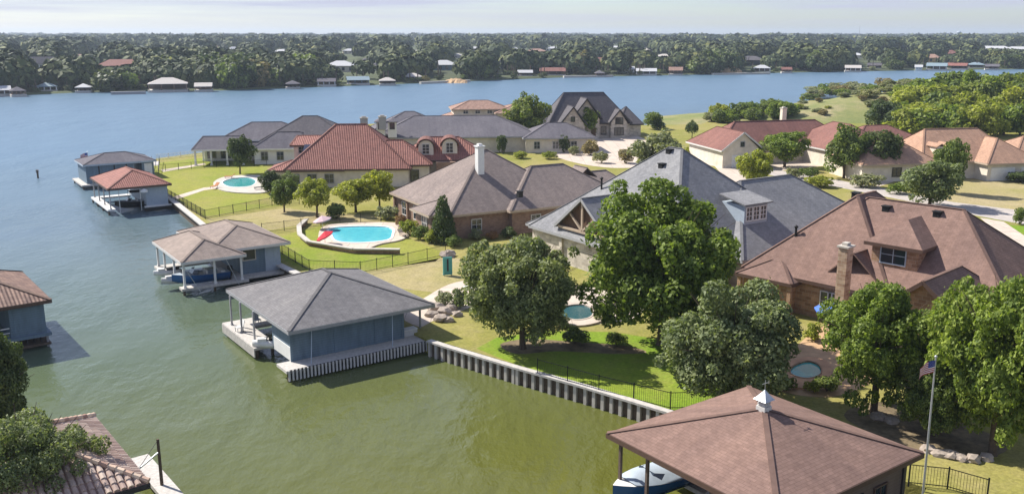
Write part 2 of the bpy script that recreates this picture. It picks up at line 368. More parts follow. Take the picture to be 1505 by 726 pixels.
sheet('path', [(236,250),(300,240),(303,242),(240,253)], M['walk'], .016)

# scrub hill on the right peninsula
def hill_z(x, y):
    def g(cx, cy, sx, sy, rz, h):
        dx, dy = x-cx, y-cy; c, s = math.cos(rz), math.sin(rz); u = dx*c+dy*s; v = -dx*s+dy*c
        return h*math.exp(-(u*u/sx/sx + v*v/sy/sy))
    return g(140, 300, 75, 28, .25, 6.0) + g(230, 330, 90, 40, .2, 6.0)
bmh = MB(); NX, NY = 50, 34
def hp(i, j):
    x = 45 + i*7.0; y = 215 + j*5.0 + x*.12
    return (x, y, -1.2 + 1.35*hill_z(x, y) * (1 + .06*math.sin(x*.3)*math.cos(y*.21)))
for i in range(NX):
    for j in range(NY): bmh.face([hp(i, j), hp(i+1, j), hp(i+1, j+1), hp(i, j+1)])
tag(bmh.build('scrub_hill', M['scrubland'], smooth=True), kind='structure')
def ground_z(x, y):
    if 45 < x < 390 and 215 + x*.12 < y < 385 + x*.12: return max(GZ, -1.2 + 1.35*hill_z(x, y))
    return GZ

# far shore land
FS = [(-500,158),(-200,148),(0,140),(130,134),(250,132),(330,132),(460,127),(600,122),(800,114),(850,112),(1020,109),(1200,105),(1400,102),(1505,101),(1800,98),(2200,97)]
def far_d(px):
    for (a, ya), (b, yb) in zip(FS, FS[1:]):
        if a <= px <= b: py = ya + (yb-ya)*(px-a)/(b-a); break
    else: py = FS[0][1] if px < 0 else FS[-1][1]
    p = at(px, py, .6); return p.x, p.y
def far_h(x, y, d):
    k = min(1, max(0, d-12)/60)
    z = .6 + k*1.2 + 7.0*min(1, d/900)**.8 + 3.5*min(1, max(0, d-900)/3500)
    ang = x/y
    big = min(1, max(0, d-3200)/2200)
    z += big*(5.0 + 2.5*math.sin(ang*9+1.2) + 1.6*math.sin(ang*23) + (2.0 if -.75 < ang < -.05 else 0))
    return z + .6*math.sin(x*.013)*math.cos(y*.009)*k
fm = MB(); cols = list(range(-500, 2201, 45)); ks = [0, 3, 10, 30, 70, 130, 220, 350, 550, 800, 1200, 1800, 2600, 3400, 4200, 5000, 6000, 7000]
grid = []
for px in cols:
    x0, y0 = far_d(px); row = []
    ln = math.hypot(x0, y0)
    for k in ks:
        x = x0*(1+k/ln); y = y0*(1+k/ln)
        row.append((x, y, -.5 if k == 0 else far_h(x, y, k)))
    grid.append(row)
for a, b in zip(grid, grid[1:]):
    for k in range(len(ks)-1): fm.face([a[k], b[k], b[k+1], a[k+1]])
M['farland'] = plain('far_land_grass', (.07, .085, .035, 1), .95, .35, .02)
tag(fm.build('far_shore_land', M['farland'], smooth=True), kind='structure')

# ------------------------------------------------------------------ trees
rng = np.random.default_rng(7)
def crown_mesh(name, seed, nl, nleaf, leaf, shape='round', mat=None, fill=.35):
    r = np.random.default_rng(seed)
    if shape == 'cone':
        z = r.random(nl)**1.3*.9; rad = (1-z)*.78+.06; ang = r.random(nl)*2*np.pi
        cen = np.stack([np.cos(ang)*rad*.75, np.sin(ang)*rad*.75, z], 1); lr = .16+.22*(1-z)
        lz = lr*.55
    else:
        v = r.normal(size=(nl, 3)); v /= np.linalg.norm(v, axis=1)[:, None]
        rr = (r.uniform(.12, 1, nl)**.45)[:, None]*(.86 if nl > 30 else .72)
        big = 1 + .22*np.sin(v[:, 0]*3.1+seed)*np.cos(v[:, 1]*2.7+seed*2) + .12*np.sin(v[:, 2]*5+seed)
        cen = v*rr*big[:, None]; lr = r.uniform(.6, 1.3, nl)*(.175 if nl > 100 else (.25 if nl > 50 else (.30 if nl > 20 else .36)))*(1.2-.35*rr[:, 0])
        outl = r.random(nl) < (.22 if nl > 100 else .1); cen[outl] *= 1.16; lr[outl] *= .62
        if shape == 'broad': cen[:, 2] = np.abs(cen[:, 2])*1.1-.25
        cen = np.stack([cen[:, 0], cen[:, 1], .5+cen[:, 2]*.5], 1); lz = lr*.55
    li = r.choice(nl, nleaf, p=lr**2/np.sum(lr**2))
    d = r.normal(size=(nleaf, 3)); d[:, 2] += .35; d /= np.linalg.norm(d, axis=1)[:, None]
    rad = 1 - fill*r.random(nleaf)**1.5 + r.exponential(.06, nleaf)
    p = cen[li] + d*np.stack([lr[li], lr[li], lz[li]], 1)*rad[:, None]
    # thin the leaves that fall deep inside other lobes
    keep = np.ones(nleaf, bool)
    for k in range(nl):
        q = (p-cen[k])/np.array([lr[k], lr[k], lz[k]]); dd = np.sum(q*q, 1)
        keep &= ~((dd < .45) & (li != k) & (r.random(nleaf) < .5))
    p = p[keep]; d = d[keep]; n = len(p)
    nrm = d*.75 + r.normal(size=(n, 3))*.5 + np.array([0, 0, .3]); nrm /= np.linalg.norm(nrm, axis=1)[:, None]
    t = np.cross(nrm, r.normal(size=(n, 3))); t /= np.linalg.norm(t, axis=1)[:, None]; b = np.cross(nrm, t)
    sz = leaf*r.uniform(.55, 1.35, n)[:, None]
    corners = [(-1, -.25), (-.1, -.75), (1, .1), (.15, .7)]
    V = np.stack([p + (t*a + b*c)*sz*np.array([1, 1, .62]) for a, c in corners], 1)
    V += r.normal(size=V.shape)*leaf*np.array([.12, .12, .07])
    V = V.reshape(-1, 3); F_ = np.arange(n*4).reshape(-1, 4)
    me = bpy.data.meshes.new(name); me.vertices.add(n*4); me.vertices.foreach_set('co', V.astype(np.float32).ravel())
    me.loops.add(n*4); me.loops.foreach_set('vertex_index', F_.astype(np.int32).ravel())
    me.polygons.add(n); me.polygons.foreach_set('loop_start', np.arange(0, n*4, 4, dtype=np.int32)); me.update(calc_edges=True)
    me.materials.append(mat); return me
LEAF = dict(
    oak=leafmat('grey_green_leaves', (.09,.12,.05), (.30,.34,.17), .34),
    bright=leafmat('bright_green_leaves', (.07,.115,.02), (.31,.38,.08), .40),
    lime=leafmat('yellow_green_leaves', (.15,.18,.025), (.42,.44,.09), .42),
    dark=leafmat('dark_green_leaves', (.04,.065,.025), (.14,.18,.065), .28),
    mid=leafmat('mid_green_leaves', (.07,.11,.028), (.25,.30,.085), .36),
    sage=leafmat('sage_leaves', (.15,.165,.09), (.36,.37,.22), .32),
    red=leafmat('russet_leaves', (.16,.09,.05), (.36,.21,.12), .3),
    far=leafmat('far_leaves', (.035,.055,.025), (.15,.17,.065), .22),
    tan=leafmat('dry_leaves', (.17,.14,.06), (.34,.28,.15), .3))
_crowns = {}
def get_crown(kind, level, var, shape):
    k = (kind, level, var, shape)
    if k not in _crowns:
        nl, nleaf, leaf = {'near': (190, 90000, .018), 'hero': (150, 56000, .024), 'mid': (60, 9000, .05), 'small': (26, 2200, .085), 'far': (16, 900, .11)}[level]
        if shape == 'cone': nl = int(nl*1.6)
        _crowns[k] = crown_mesh('crown_leaves', hash((level, var, shape)) % 1000 if False else (var*17 + len(level)*31 + len(shape)*7), nl, nleaf, leaf, shape, LEAF[kind])
    return _crowns[k]
def trunk_mb(hc, rad, r, n_limb=5, split=.35):
    m = MB(); lean = [random.uniform(-.03, .03)*hc for _ in range(2)]
    top = hc*.75
    m.tube([(0, 0, -.15), (0, 0, .25), (lean[0]*.5, lean[1]*.5, top*.5), (lean[0], lean[1], top)], [rad*1.5, rad*1.05, rad*.8, rad*.3], 8)
    for k in range(n_limb):
        a = 2*math.pi*(k+random.random()*.6)/n_limb; z0 = hc*random.uniform(.22, .45); q = r*random.uniform(.45, .7)
        m.tube([(lean[0]*.4, lean[1]*.4, z0), (math.cos(a)*q*.45, math.sin(a)*q*.45, z0+hc*.14), (math.cos(a)*q, math.sin(a)*q, z0+hc*random.uniform(.22, .4))], [rad*.55, rad*.38, rad*.12], 6)
    return m
def tree(name, px, py, wpx, top, kind, level, label, cat='tree', group=None, var=0, shape='round', clear=.22, gz=None, seed=None, depth_k=1.0, trunk=True, yk=1.0):
    random.seed(int(px*7+py))
    z = GZ if gz is None else gz
    b = at(px, py, z)
    r = wpx/2/(F/depth(b))*(1.1 if level in ('hero', 'near') else 1.06); ht = height_at(b.x, b.y - r*.25, top) - z
    ht = max(ht, .4)
    root = empty(name, b, random.random()*6.28, label, cat, group)
    c = bpy.data.objects.new('crown' if trunk else 'foliage', get_crown(kind, level, var, shape)); col.objects.link(c); c.parent = root
    z0 = ht*clear
    c.location = (0, 0, z0); c.scale = (r*1.0, r*depth_k, (ht-z0)*1.0)
    if trunk:
        trunk_mb(ht, max(.06, min(.38, r*.055)) if level != 'far' else .25, r, 9 if level in ('near', 'hero') else 6 if level in ('near', 'hero', 'mid') else 3).build('trunk', M['bark'], root)
    if trunk and level in ('hero', 'near'):
        tw = MB()
        for k in range(26):
            a = random.random()*6.28; e = random.uniform(.15, 1.25); q = Vector((math.cos(a)*math.cos(e)*r*.5, math.sin(a)*math.cos(e)*r*.5, z0+(ht-z0)*(.42+.3*math.sin(e)))); q2 = Vector((math.cos(a)*math.cos(e)*r*.98, math.sin(a)*math.cos(e)*r*.98, z0+(ht-z0)*(.46+.5*math.sin(e))))
            tw.tube([Vector((0, 0, ht*.32)).lerp(q, .5), q, q2], [.07, .045, .012], 5)
        tw.build('limbs', M['bark'], root)
    if not trunk:
        mm = MB()
        for k in range(5):
            a = k*1.26; mm.tube([(0, 0, 0), (math.cos(a)*r*.3, math.sin(a)*r*.3, ht*.5)], [.03, .015], 5)
        mm.build('stem', M['bark'], root)
    return root

# ------------------------------------------------------------------ buildings
class House:
    """local x = right-back, local y = left-back; origin under the front corner of the main eaves"""
    def __init__(s, name, label, cat, px, py, ze, a2, group=None, base=GZ, walk=None):
        p = at(px, py, ze); s.base = base
        s.root = empty(name, (p.x, p.y, 0), R(a2), label, cat, group); s.m = s.root.matrix_basis.copy()
        s.roof = MB(); s.wall = MB(); s.cap = MB(); s.fascia = MB(); s.capr = .13
        s.rotm = Matrix.Translation((p.x, p.y, 0)) @ Matrix.Rotation(R(a2), 4, 'Z'); s.inv = s.rotm.inverted()
    def loc(s, px, py, z): return s.inv @ at(px, py, z)
    def slope_face(s, pts, u0, u1, th=.14):
        # pts counter-clockwise from above; u along u0->u1
        u0 = Vector(u0); u1 = Vector(u1); e = (u1-u0).normalized()
        P_ = [Vector(p) for p in pts]
        n = None
        for i in range(1, len(P_)-1):
            n = (P_[i]-P_[0]).cross(P_[i+1]-P_[0])
            if n.length > 1e-6: n.normalize(); break
        v = n.cross(e)
        s.roof.face(P_, [((p-u0).dot(e), (p-u0).dot(v)) for p in P_])
        lo = [p - Vector((0, 0, th)) for p in P_]
        s.roof.face(lo[::-1])
        for i in range(len(P_)):
            a, b = P_[i-1], P_[i]; s.roof.face([a - Vector((0,0,th)), b - Vector((0,0,th)), b, a])
    def wing(s, x0, y0, x1, y1, ze, slope, axis='y', h0=None, h1=None, inset=.55, walls=True, base=None, gable_in=.35, cap=True, fas=True):
        base = s.base if base is None else base
        W_ = (x1-x0) if axis == 'y' else (y1-y0)
        h0 = W_/2 if h0 is None else h0; h1 = W_/2 if h1 is None else h1
        ln_ = (y1-y0) if axis == 'y' else (x1-x0)
        if h0+h1 > ln_-.05: q_ = (ln_-.05)/(h0+h1); h0 *= q_; h1 *= q_
        zr = ze + slope*W_/2; xm = (x0+x1)/2; ym = (y0+y1)/2
        A, B, C_, D = (x0, y0, ze), (x1, y0, ze), (x1, y1, ze), (x0, y1, ze)
        if axis == 'y':
            r0, r1 = (xm, y0+h0, zr), (xm, y1-h1, zr)
            s.slope_face([A, r0, r1, D][::-1], A, D); s.slope_face([B, C_, r1, r0], B, C_)
            if h0 > 0: s.slope_face([A, B, r0], A, B)
            if h1 > 0: s.slope_face([C_, D, r1], C_, D)
            hips = ([(A, r0), (B, r0)] if h0 > 0 else []) + ([(D, r1), (C_, r1)] if h1 > 0 else []) + [(r0, r1)]
        else:
            r0, r1 = (x0+h0, ym, zr), (x1-h1, ym, zr)
            s.slope_face([A, B, r1, r0], A, B); s.slope_face([C_, D, r0, r1], C_, D)
            if h0 > 0: s.slope_face([D, A, r0], D, A)
            if h1 > 0: s.slope_face([B, C_, r1], B, C_)
            hips = ([(A, r0), (D, r0)] if h0 > 0 else []) + ([(B, r1), (C_, r1)] if h1 > 0 else []) + [(r0, r1)]
        if cap:
            for a, b in hips:
                a = Vector(a)+Vector((0,0,.02)); b = Vector(b)+Vector((0,0,.02))
                if (a-b).length > .1: s.cap.beam(a, b, s.capr*2.2, .035)
        if fas:
            t = .05; zb, zt = ze-.3, ze-.02
            ed = []
            ed += [((x0-t, y0-t), (x1+t, y0-.003))] if not (axis == 'y' and h0 == 0) else []
            ed += [((x0-t, y1+.003), (x1+t, y1+t))] if not (axis == 'y' and h1 == 0) else []
            ed += [((x0-t, y0), (x0-.003, y1))] if not (axis == 'x' and h0 == 0) else []
            ed += [((x1+.003, y0), (x1+t, y1))] if not (axis == 'x' and h1 == 0) else []
            for (a, b), (c, d) in ed: s.fascia.box((a, b, zb), (c, d, zt))
            # rakes at gable ends
            def rake(p, q, off):
                p = Vector(p)+Vector(off)-Vector((0,0,.13)); q = Vector(q)+Vector(off)-Vector((0,0,.13)); s.fascia.beam(p, q, .06, .3)
            if axis == 'y' and h0 == 0: rake(A, r0, (0,-.04,0)); rake(B, r0, (0,-.04,0))
            if axis == 'y' and h1 == 0: rake(D, r1, (0,.04,0)); rake(C_, r1, (0,.04,0))
            if axis == 'x' and h0 == 0: rake(A, r0, (-.04,0,0)); rake(D, r0, (-.04,0,0))
            if axis == 'x' and h1 == 0: rake(B, r1, (.04,0,0)); rake(C_, r1, (.04,0,0))
        if walls:
            i = inset
            s.wall.box((x0+i, y0+i, base-.3), (x1-i, y1-i, ze-.16))
            for cond, ax, c in ((axis == 'y' and h0 == 0, 'y', y0), (axis == 'y' and h1 == 0, 'y', y1), (axis == 'x' and h0 == 0, 'x', x0), (axis == 'x' and h1 == 0, 'x', x1)):
                if not cond: continue
                sg = 1 if c in (y0, x0) and not (ax == 'y' and c == y1) and not (ax == 'x' and c == x1) else -1
                g0 = c + sg*i; g1 = c + sg*(i+.25); zt = ze - .16
                if ax == 'y': tri = [(x0+i, zt), (x1-i, zt), (xm, zr-.16-slope*0+0-.03)]; f = lambda a, z, g: (a, g, z)
                else: tri = [(y0+i, zt), (y1-i, zt), (ym, zr-.19)]; f = lambda a, z, g: (g, a, z)
                p = [f(a, z, g0) for a, z in tri]; q = [f(a, z, g1) for a, z in tri]
                s.wall.face(p); s.wall.face(q[::-1])
                for k in range(3): s.wall.face([p[k-1], p[k], q[k], q[k-1]])
        return zr
    def window(s, face, c, pos, z, w=1.2, h=1.4, frame=None, nx=2, ny=2, name='window'):
        # face: 'x-' looks along -x (plane x=c), 'y-' looks along -y (plane y=c)
        frame = frame or M['trimwhite']
        def bx(m, a0, a1, z0, z1, d0, d1):
            if face == 'x-': m.box((c-d1, a0, z0), (c-d0, a1, z1))
            elif face == 'y-': m.box((a0, c-d1, z0), (a1, c-d0, z1))
            elif face == 'x+': m.box((c+d0, a0, z0), (c+d1, a1, z1))
            else: m.box((a0, c+d0, z0), (a1, c+d1, z1))
        f = MB(); t = .09
        bx(f, pos-w/2-t, pos+w/2+t, z+h/2, z+h/2+t, .003, .1); bx(f, pos-w/2-t, pos+w/2+t, z-h/2-t, z-h/2, .003, .12)
        bx(f, pos-w/2-t, pos-w/2, z-h/2, z+h/2, .003, .1); bx(f, pos+w/2, pos+w/2+t, z-h/2, z+h/2, .003, .1)
        for k in range(1, nx): a = pos-w/2+w*k/nx; bx(f, a-.03, a+.03, z-h/2, z+h/2, .003, .08)
        for k in range(1, ny): a = z-h/2+h*k/ny; bx(f, pos-w/2, pos+w/2, a-.025, a+.025, .003, .075)
        o = f.build(name, frame, s.root); g = MB(); bx(g, pos-w/2, pos+w/2, z-h/2, z+h/2, .004, .03); g.build('pane', glass(), o)
        return o
    def door(s, face, c, pos, w=1.0, h=2.1, mat=None, name='door', z=None):
        z = s.base if z is None else z; m = MB(); f = MB()
        def bx(m, a0, a1, z0, z1, d0, d1):
            if face == 'x-': m.box((c-d1, a0, z0), (c-d0, a1, z1))
            else: m.box((a0, c-d1, z0), (a1, c-d0, z1))
        bx(m, pos-w/2, pos+w/2, z+.02, z+h, .003, .07)
        if name == 'garage_door':
            for k in range(4): bx(m, pos-w/2+.1, pos+w/2-.1, z+.08+k*h/4, z+h/4*(k+1)-.06, .07, .1)
        else:
            for a in (-.22, .22): bx(m, pos+a*w-.17*w, pos+a*w+.17*w, z+.2, z+h*.45, .07, .09); bx(m, pos+a*w-.17*w, pos+a*w+.17*w, z+h*.52, z+h-.15, .07, .09)
        o = m.build(name, mat or M['trimwhite'], s.root); bx(f, pos+w*.38, pos+w*.43, z+1.0, z+1.1, .07, .14); f.build('handle', M['metal'], o); return o
    def done(s, rm, wm, fm=None, capm=None, walls=True):
        s.robj = s.roof.build('roof', rm, s.root)
        if s.wall.f: s.wobj = s.wall.build('wall', wm, s.root)
        if s.cap.f: s.cap.build('ridge_cap', capm or rm, s.robj)
        if s.fascia.f: s.fascia.build('fascia', fm or M['tantrim'], s.robj)
        return s
    def chimney(s, x, y, z0, z1, w, d, mat, capm=None):
        m = MB().box((x-w/2, y-d/2, z0), (x+w/2, y+d/2, z1-.25)); o = m.build('chimney', mat, s.root)
        c = MB().box((x-w/2-.12, y-d/2-.12, z1-.25), (x+w/2+.12, y+d/2+.12, z1-.1)); c.box((x-w*.3, y-d*.3, z1-.1), (x+w*.3, y+d*.3, z1+.15))
        c.build('cap', capm or M['concrete'], o); return o
    def _on(s, px, py, f):
        lo, hi = 1.0, 20.0
        for _ in range(50):
            z = (lo+hi)/2; p = s.loc(px, py, z)
            if z - f(p) > 0: hi = z
            else: lo = z
        return s.loc(px, py, z)
    def on_x(s, px, py, ze, sl, x0=0): return s._on(px, py, lambda p: ze+sl*(p.x-x0))
    def on_y(s, px, py, ze, sl, y0=0): return s._on(px, py, lambda p: ze+sl*(p.y-y0))
    def vent(s, px, py, z, kind='box'):
        p = s.loc(px, py, z)
        if kind == 'box': m = MB().box((p.x-.3, p.y-.3, z-.5), (p.x+.3, p.y+.3, z+.22)); m.box((p.x-.38, p.y-.38, z+.22), (p.x+.38, p.y+.38, z+.3))
        else: m = MB().tube([(p.x, p.y, z-.6), (p.x, p.y, z+1.2)], .11, 10); m.lathe([(.16, 1.1), (.2, 1.25), (0, 1.4)], (p.x, p.y, z), 10)
        return m.build('roof_vent', M['black'], s.root)
    def posts(s, pts, z0, z1, w, mat, name='post'):
        for x, y in pts:
            m = MB().box((x-w/2, y-w/2, z0), (x+w/2, y+w/2, z1)); m.box((x-w*.75, y-w*.75, z0), (x+w*.75, y+w*.75, z0+w*.8)); m.build(name, mat, s.root)
    def part(s, name, m, mat, parent=None): return m.build(name, mat, parent or s.root)

ROOF = dict(
    grey=shingle('grey_shingle', srgb(123,121,121)), warm=shingle('warm_grey_shingle', srgb(138,126,120)), blue=shingle('blue_grey_shingle', srgb(138,138,139)),
    brown=shingle('brown_shingle', srgb(133,109,99)), greybrown=shingle('grey_brown_shingle', srgb(150,137,128)),
    red=tile('red_tile', srgb(160,110,98), srgb(144,96,86)), maroon=shingle('maroon_shingle', srgb(134,98,90)), rose=shingle('rose_shingle', srgb(158,126,112)),
    orange=shingle('orange_shingle', srgb(176,142,120)), slate=shingle('slate_shingle', srgb(100,97,100)), tan=tile('tan_tile', srgb(172,140,124), srgb(150,118,104)),
    dgrey=shingle('dark_grey_shingle', srgb(110,107,112)), clay=tile('clay_tile', srgb(160,132,116), srgb(120,96,88)))

# --- big house with brown shingles, right foreground
h = House('brown_shingle_house', 'large house with brown shingle hip roof, stone chimney and stone dormer, at the right', 'house', 1500, 478, 4.6, 43)
h.wing(0, 0, 16, 24.5, 4.6, .84, 'y')
h.wing(0.003, 10, 18, 24.497, 4.6, .95, 'x')
h.wing(-5, 1.5, 6, 9.5, 4.6, .82, 'x', 0, None)
h.wing(-1.2, 18.5, 6, 24.3, 4.3, .55, 'x')
c0 = h.loc(1237, 432, 4.6)
h.wing(.9, c0.y-1.6, 8, c0.y+2.8, 5.6, .9, 'x', 0, 0, walls=False, fas=False)
d0 = h.on_x(1313, 393, 4.6, .84)
h.done(ROOF['brown'], M['stone'], M['trimbrown'])
dm = MB(); dx, dy = d0.x, d0.y
h2 = h
# dormer
dr = MB(); dw = MB(); w2 = 2.0
zb_ = 4.6+.84*dx; dw.box((dx, dy-w2, zb_-.6), (dx+4.0, dy+w2, zb_+2.0))
dwo = dw.build('dormer', M['stone'], h.root)
tmp = House.__new__(House); tmp.roof = MB(); tmp.wall = MB(); tmp.cap = MB(); tmp.fascia = MB(); tmp.capr = .1; tmp.base = 5.5
tmp.wing(dx-.5, dy-w2-.5, dx+6.0, dy+w2+.5, zb_+2.0, .75, 'x', None, 0, walls=False)
o_ = tmp.roof.build('dormer_roof', ROOF['brown'], dwo); tmp.fascia.build('dormer_fascia', M['trimbrown'], dwo)
h.window('x-', dx, dy+.1, zb_+1.05, 2.1, 1.45, M['bluelight'], 2, 2)
h.chimney(c0.x+.1, c0.y, 1.0, 8.9, 1.0, .8, M['chimneystone'])
for q in ((1258,287), (1303,307), (1378,315)): p_ = h.on_x(*q, 4.6, .84); h.vent(*q, p_.z)
h.vent(1169, 352, h.on_x(1169, 352, 4.6, .84).z, 'pipe')
for y_ in (3, 7.5): h.window('x-', -4.45, y_, 2.9, 1.4, 1.6)
h.window('x-', .55, 15, 2.9, 1.6, 1.7); h.window('x-', .55, c0.y+2.6, 2.9, 1.0, 1.7, M['trimwhite'], 1, 2)
h.window('x-', -.65, 22, 2.9, 1.6, 1.7)
h.posts([(-.9, 18.8), (-.9, 24)], GZ, 4.2, .35, M['stone'], 'column')

# --- blue-grey shingle house with open timber gable
h = House('blue_grey_shingle_house', 'tall house with blue-grey shingle roof and an open timber-framed porch gable', 'house', 993, 394, 4.6, 34)
h.wing(0, 0, 22, 24, 4.6, .85, 'y')
h.wing(7.4, -1.5, 33, 15.9, 4.6, .68, 'x')
h.wing(1, 14, 12, 26, 4.4, .62, 'y')
gx, gy = .1, 14.6
h.wing(gx, gy-4.6, gx+8, gy+4.6, 5.5, .78, 'x', 0, 0, walls=False)
h.done(ROOF['blue'], M['palestone'], M['greytrim'])
tr = MB(); x_ = gx+.15
tr.box((x_, gy-4.2, 5.25), (x_+.2, gy+4.2, 5.5)); tr.box((x_, gy-.13, 5.5), (x_+.18, gy+.13, 8.7))
tr.beam((x_+.1, gy, 5.5), (x_+.1, gy+2.1, 7.1), .2); tr.beam((x_+.1, gy, 5.5), (x_+.1, gy-2.1, 7.1), .2)
tr.build('timber_truss', M['tantrim'], h.root)
bp_ = MB(); q_ = [(gx+.55, gy-4.3, 5.0), (gx+.55, gy+4.3, 5.0), (gx+.55, gy+4.3, 5.6), (gx+.55, gy, 8.85), (gx+.55, gy-4.3, 5.6)]
bp_.face(q_); bp_.face([(x+.12, y, z) for x, y, z in q_][::-1]); bp_.build('porch_shade_panel', M['timber'], h.root)  # added dark panel stands in for the shade inside the open gable
h.posts([(gx+.4, gy-3.7), (gx+.4, gy+3.7)], GZ, 4.35, .5, M['palestone'], 'column')
h.window('x-', .55, 10, 3, 1.8, 1.8); h.window('x-', .55, 5, 3, 1.4, 1.8)
for q in ((984,223), (973,244)): h.vent(*q, h.on_x(*q, 4.6, .85).z)
h.vent(884, 278, h.on_x(884, 278, 4.6, .85).z, 'pipe')
dd = h.on_y(1110, 328, 4.6, .68, -1.5)
zb_ = dd.z; dw = MB().box((dd.x-1.7, dd.y, zb_-.6), (dd.x+1.7, dd.y+3.3, zb_+2.0)); dwo = dw.build('dormer', M['bluelight'], h.root)
dr = MB(); dr.v = []
t_ = House.__new__(House); t_.roof = MB()
za_ = zb_+2.14; t_.slope_face([(dd.x-2.1, dd.y-.4, za_), (dd.x+2.1, dd.y-.4, za_), (dd.x+2.1, dd.y+3.2, za_+.7), (dd.x-2.1, dd.y+3.2, za_+.7)], (dd.x-2.1, dd.y-.4, za_), (dd.x+2.1, dd.y-.4, za_))
t_.roof.build('dormer_roof', ROOF['blue'], dwo)
for k in (-1.05, 0, 1.05): h.window('y-', dd.y, dd.x+k, zb_+1.05, .8, 1.3, M['white'], 2, 3)

# --- grey-brown shingle house with white chimney
h = House('grey_shingle_house', 'brick house with warm grey shingle roof and tall white chimney, beside the bright blue pool', 'house', 660, 317, 4.4, 29)
h.wing(0, 0, 20, 19.5, 4.4, .66, 'x')
h.wing(8, -1, 27, 13, 4.4, .62, 'x')
h.wing(20, 2, 31, 12.5, 4.4, .52, 'x', None, 3)
h.wing(-1.6, 2.4, 5, 8.5, 4.1, .45, 'x')
h.wing(21.2, 4, 24.4, 7.2, 6.9, .8, 'y', 0, 0, walls=False, fas=False)
h.done(ROOF['warm'], M['redbrick'], M['tantrim'])
cc = h.on_x(701, 247, 4.4, .66)
h.chimney(cc.x+.4, cc.y, cc.z-1, height_at(*(h.rotm @ Vector((cc.x+.4, cc.y, 0)))[:2], 213), .9, .9, M['white'], M['white'])
h.vent(727, 231, 9.6); h.vent(764, 284, 6.5)
h.posts([(.4, 10.5), (.4, 14), (.4, 18.6)], GZ, 4.2, .4, M['redbrick'], 'column')
for y_ in (5, 11.5, 15.5): h.window('x-', .55 if y_ > 9 else -1.05, y_, 2.7, 1.4, 1.7)
for x_ in (4, 12, 17, 23): h.window('y-', .55 if x_ < 8 else (-.45 if x_ < 22 else 2.55), x_, 2.8, 1.3, 1.3)

# --- red tile house
h = House('red_tile_house', 'sprawling cream stucco house with a red tile roof, solar panel and two arched dormers', 'house', 392, 251, 4.2, 4)
h.wing(0, 0, 12.5, 7, 4.2, .36, 'x')
h.wing(2.6, .1, 23.6, 16, 4.3, .84, 'x')
h.wing(14, 1.6, 27, 12, 4.7, .7, 'x')
h.wing(2.6, 8, 18, 15.5, 7.4, .34, 'x', 0.8, None)
h.wing(21, 5, 37, 16, 5.0, .62, 'x')
h.done(ROOF['red'], M['cream'], M['trimbrown'])
for q in ((626, 228), (661, 226)):
    a = h.on_y(q[0], q[1], 5.0, .62, 5); x_, y_ = a.x, a.y; dz_ = a.z - 5.2
    dm = MB(); n = 10; pr = [(-1.3, 4.6+dz_), (1.3, 4.6+dz_)] + [(1.3*math.cos(math.pi*k/n), 6.5+dz_+1.2*math.sin(math.pi*k/n)) for k in range(n+1)]
    fr = [(x_+u, y_, v) for u, v in pr]; bk = [(x_+u, y_+4, v) for u, v in pr]
    dm.face(fr)
    for k in range(len(pr)): dm.face([fr[k-1], bk[k-1], bk[k], fr[k]])
    do = dm.build('dormer', M['cream'], h.root)
    rf = MB(); pr2 = [(1.65*math.cos(math.pi*k/n), 6.55+dz_+1.45*math.sin(math.pi*k/n)) for k in range(n+1)]
    for k in range(n):
        (u0, v0), (u1, v1) = pr2[k], pr2[k+1]
        q0 = [(x_+u0, y_-.35, v0), (x_+u0, y_+4.6, v0), (x_+u1, y_+4.6, v1), (x_+u1, y_-.35, v1)]
        q1 = [(a_[0]+(x_-a_[0])*.1, a_[1], a_[2]-.12) for a_ in q0]
        rf.face(q0); rf.face(q1[::-1]); rf.face([q0[0], q0[3], q1[3], q1[0]])
    rf.build('dormer_roof', ROOF['red'], do)
    h.window('y-', y_, x_, 6.2+dz_, 1.1, 1.6, M['trimwhite'], 2, 3)
sp = MB(); a = h.loc(428, 232, 5.3)
for k in range(4):
    x_ = 5.2 + k*1.5; sp.face([(x_, 3.2, 5.9), (x_+1.4, 3.2, 5.9), (x_+1.4, 7.2, 7.6), (x_, 7.2, 7.6)]); sp.face([(x_, 7.2, 7.5), (x_+1.4, 7.2, 7.5), (x_+1.4, 3.2, 5.8), (x_, 3.2, 5.8)])
sp.build('solar_panel', plain('solar_cell', (.03, .03, .05, 1), .15, .1, 2, 0, .8), h.root)
MB().box((4.9, 3.2, 3.5), (11.2, 3.4, 5.75)).build('panel_stand', M['darktrim'], h.root)
for x_ in (2.4, 5.2, 8): h.window('y-', .55, x_+2, 2.7, 1.4, 1.4, M['greytrim'])
for x_ in (17.5, 20.3, 24): h.window('y-', (.65 if x_ < 19 else 2.15), x_, 2.8, 1.3, 1.8, M['darktrim'])
for x_ in (33, 35.2): h.window('y-', 5.55, x_, 3.2, 1.2, 1.8, M['greytrim'])
for x_ in (4.5, 7): h.window('y-', 8.55, x_, 6.5, 1.0, 1.0, M['greytrim'])
bk_ = MB().box((27.6, 3.6, GZ-.2), (31.5, 5.5, 4.8)); bk_.build('brick_bay', M['redbrick'], h.root)

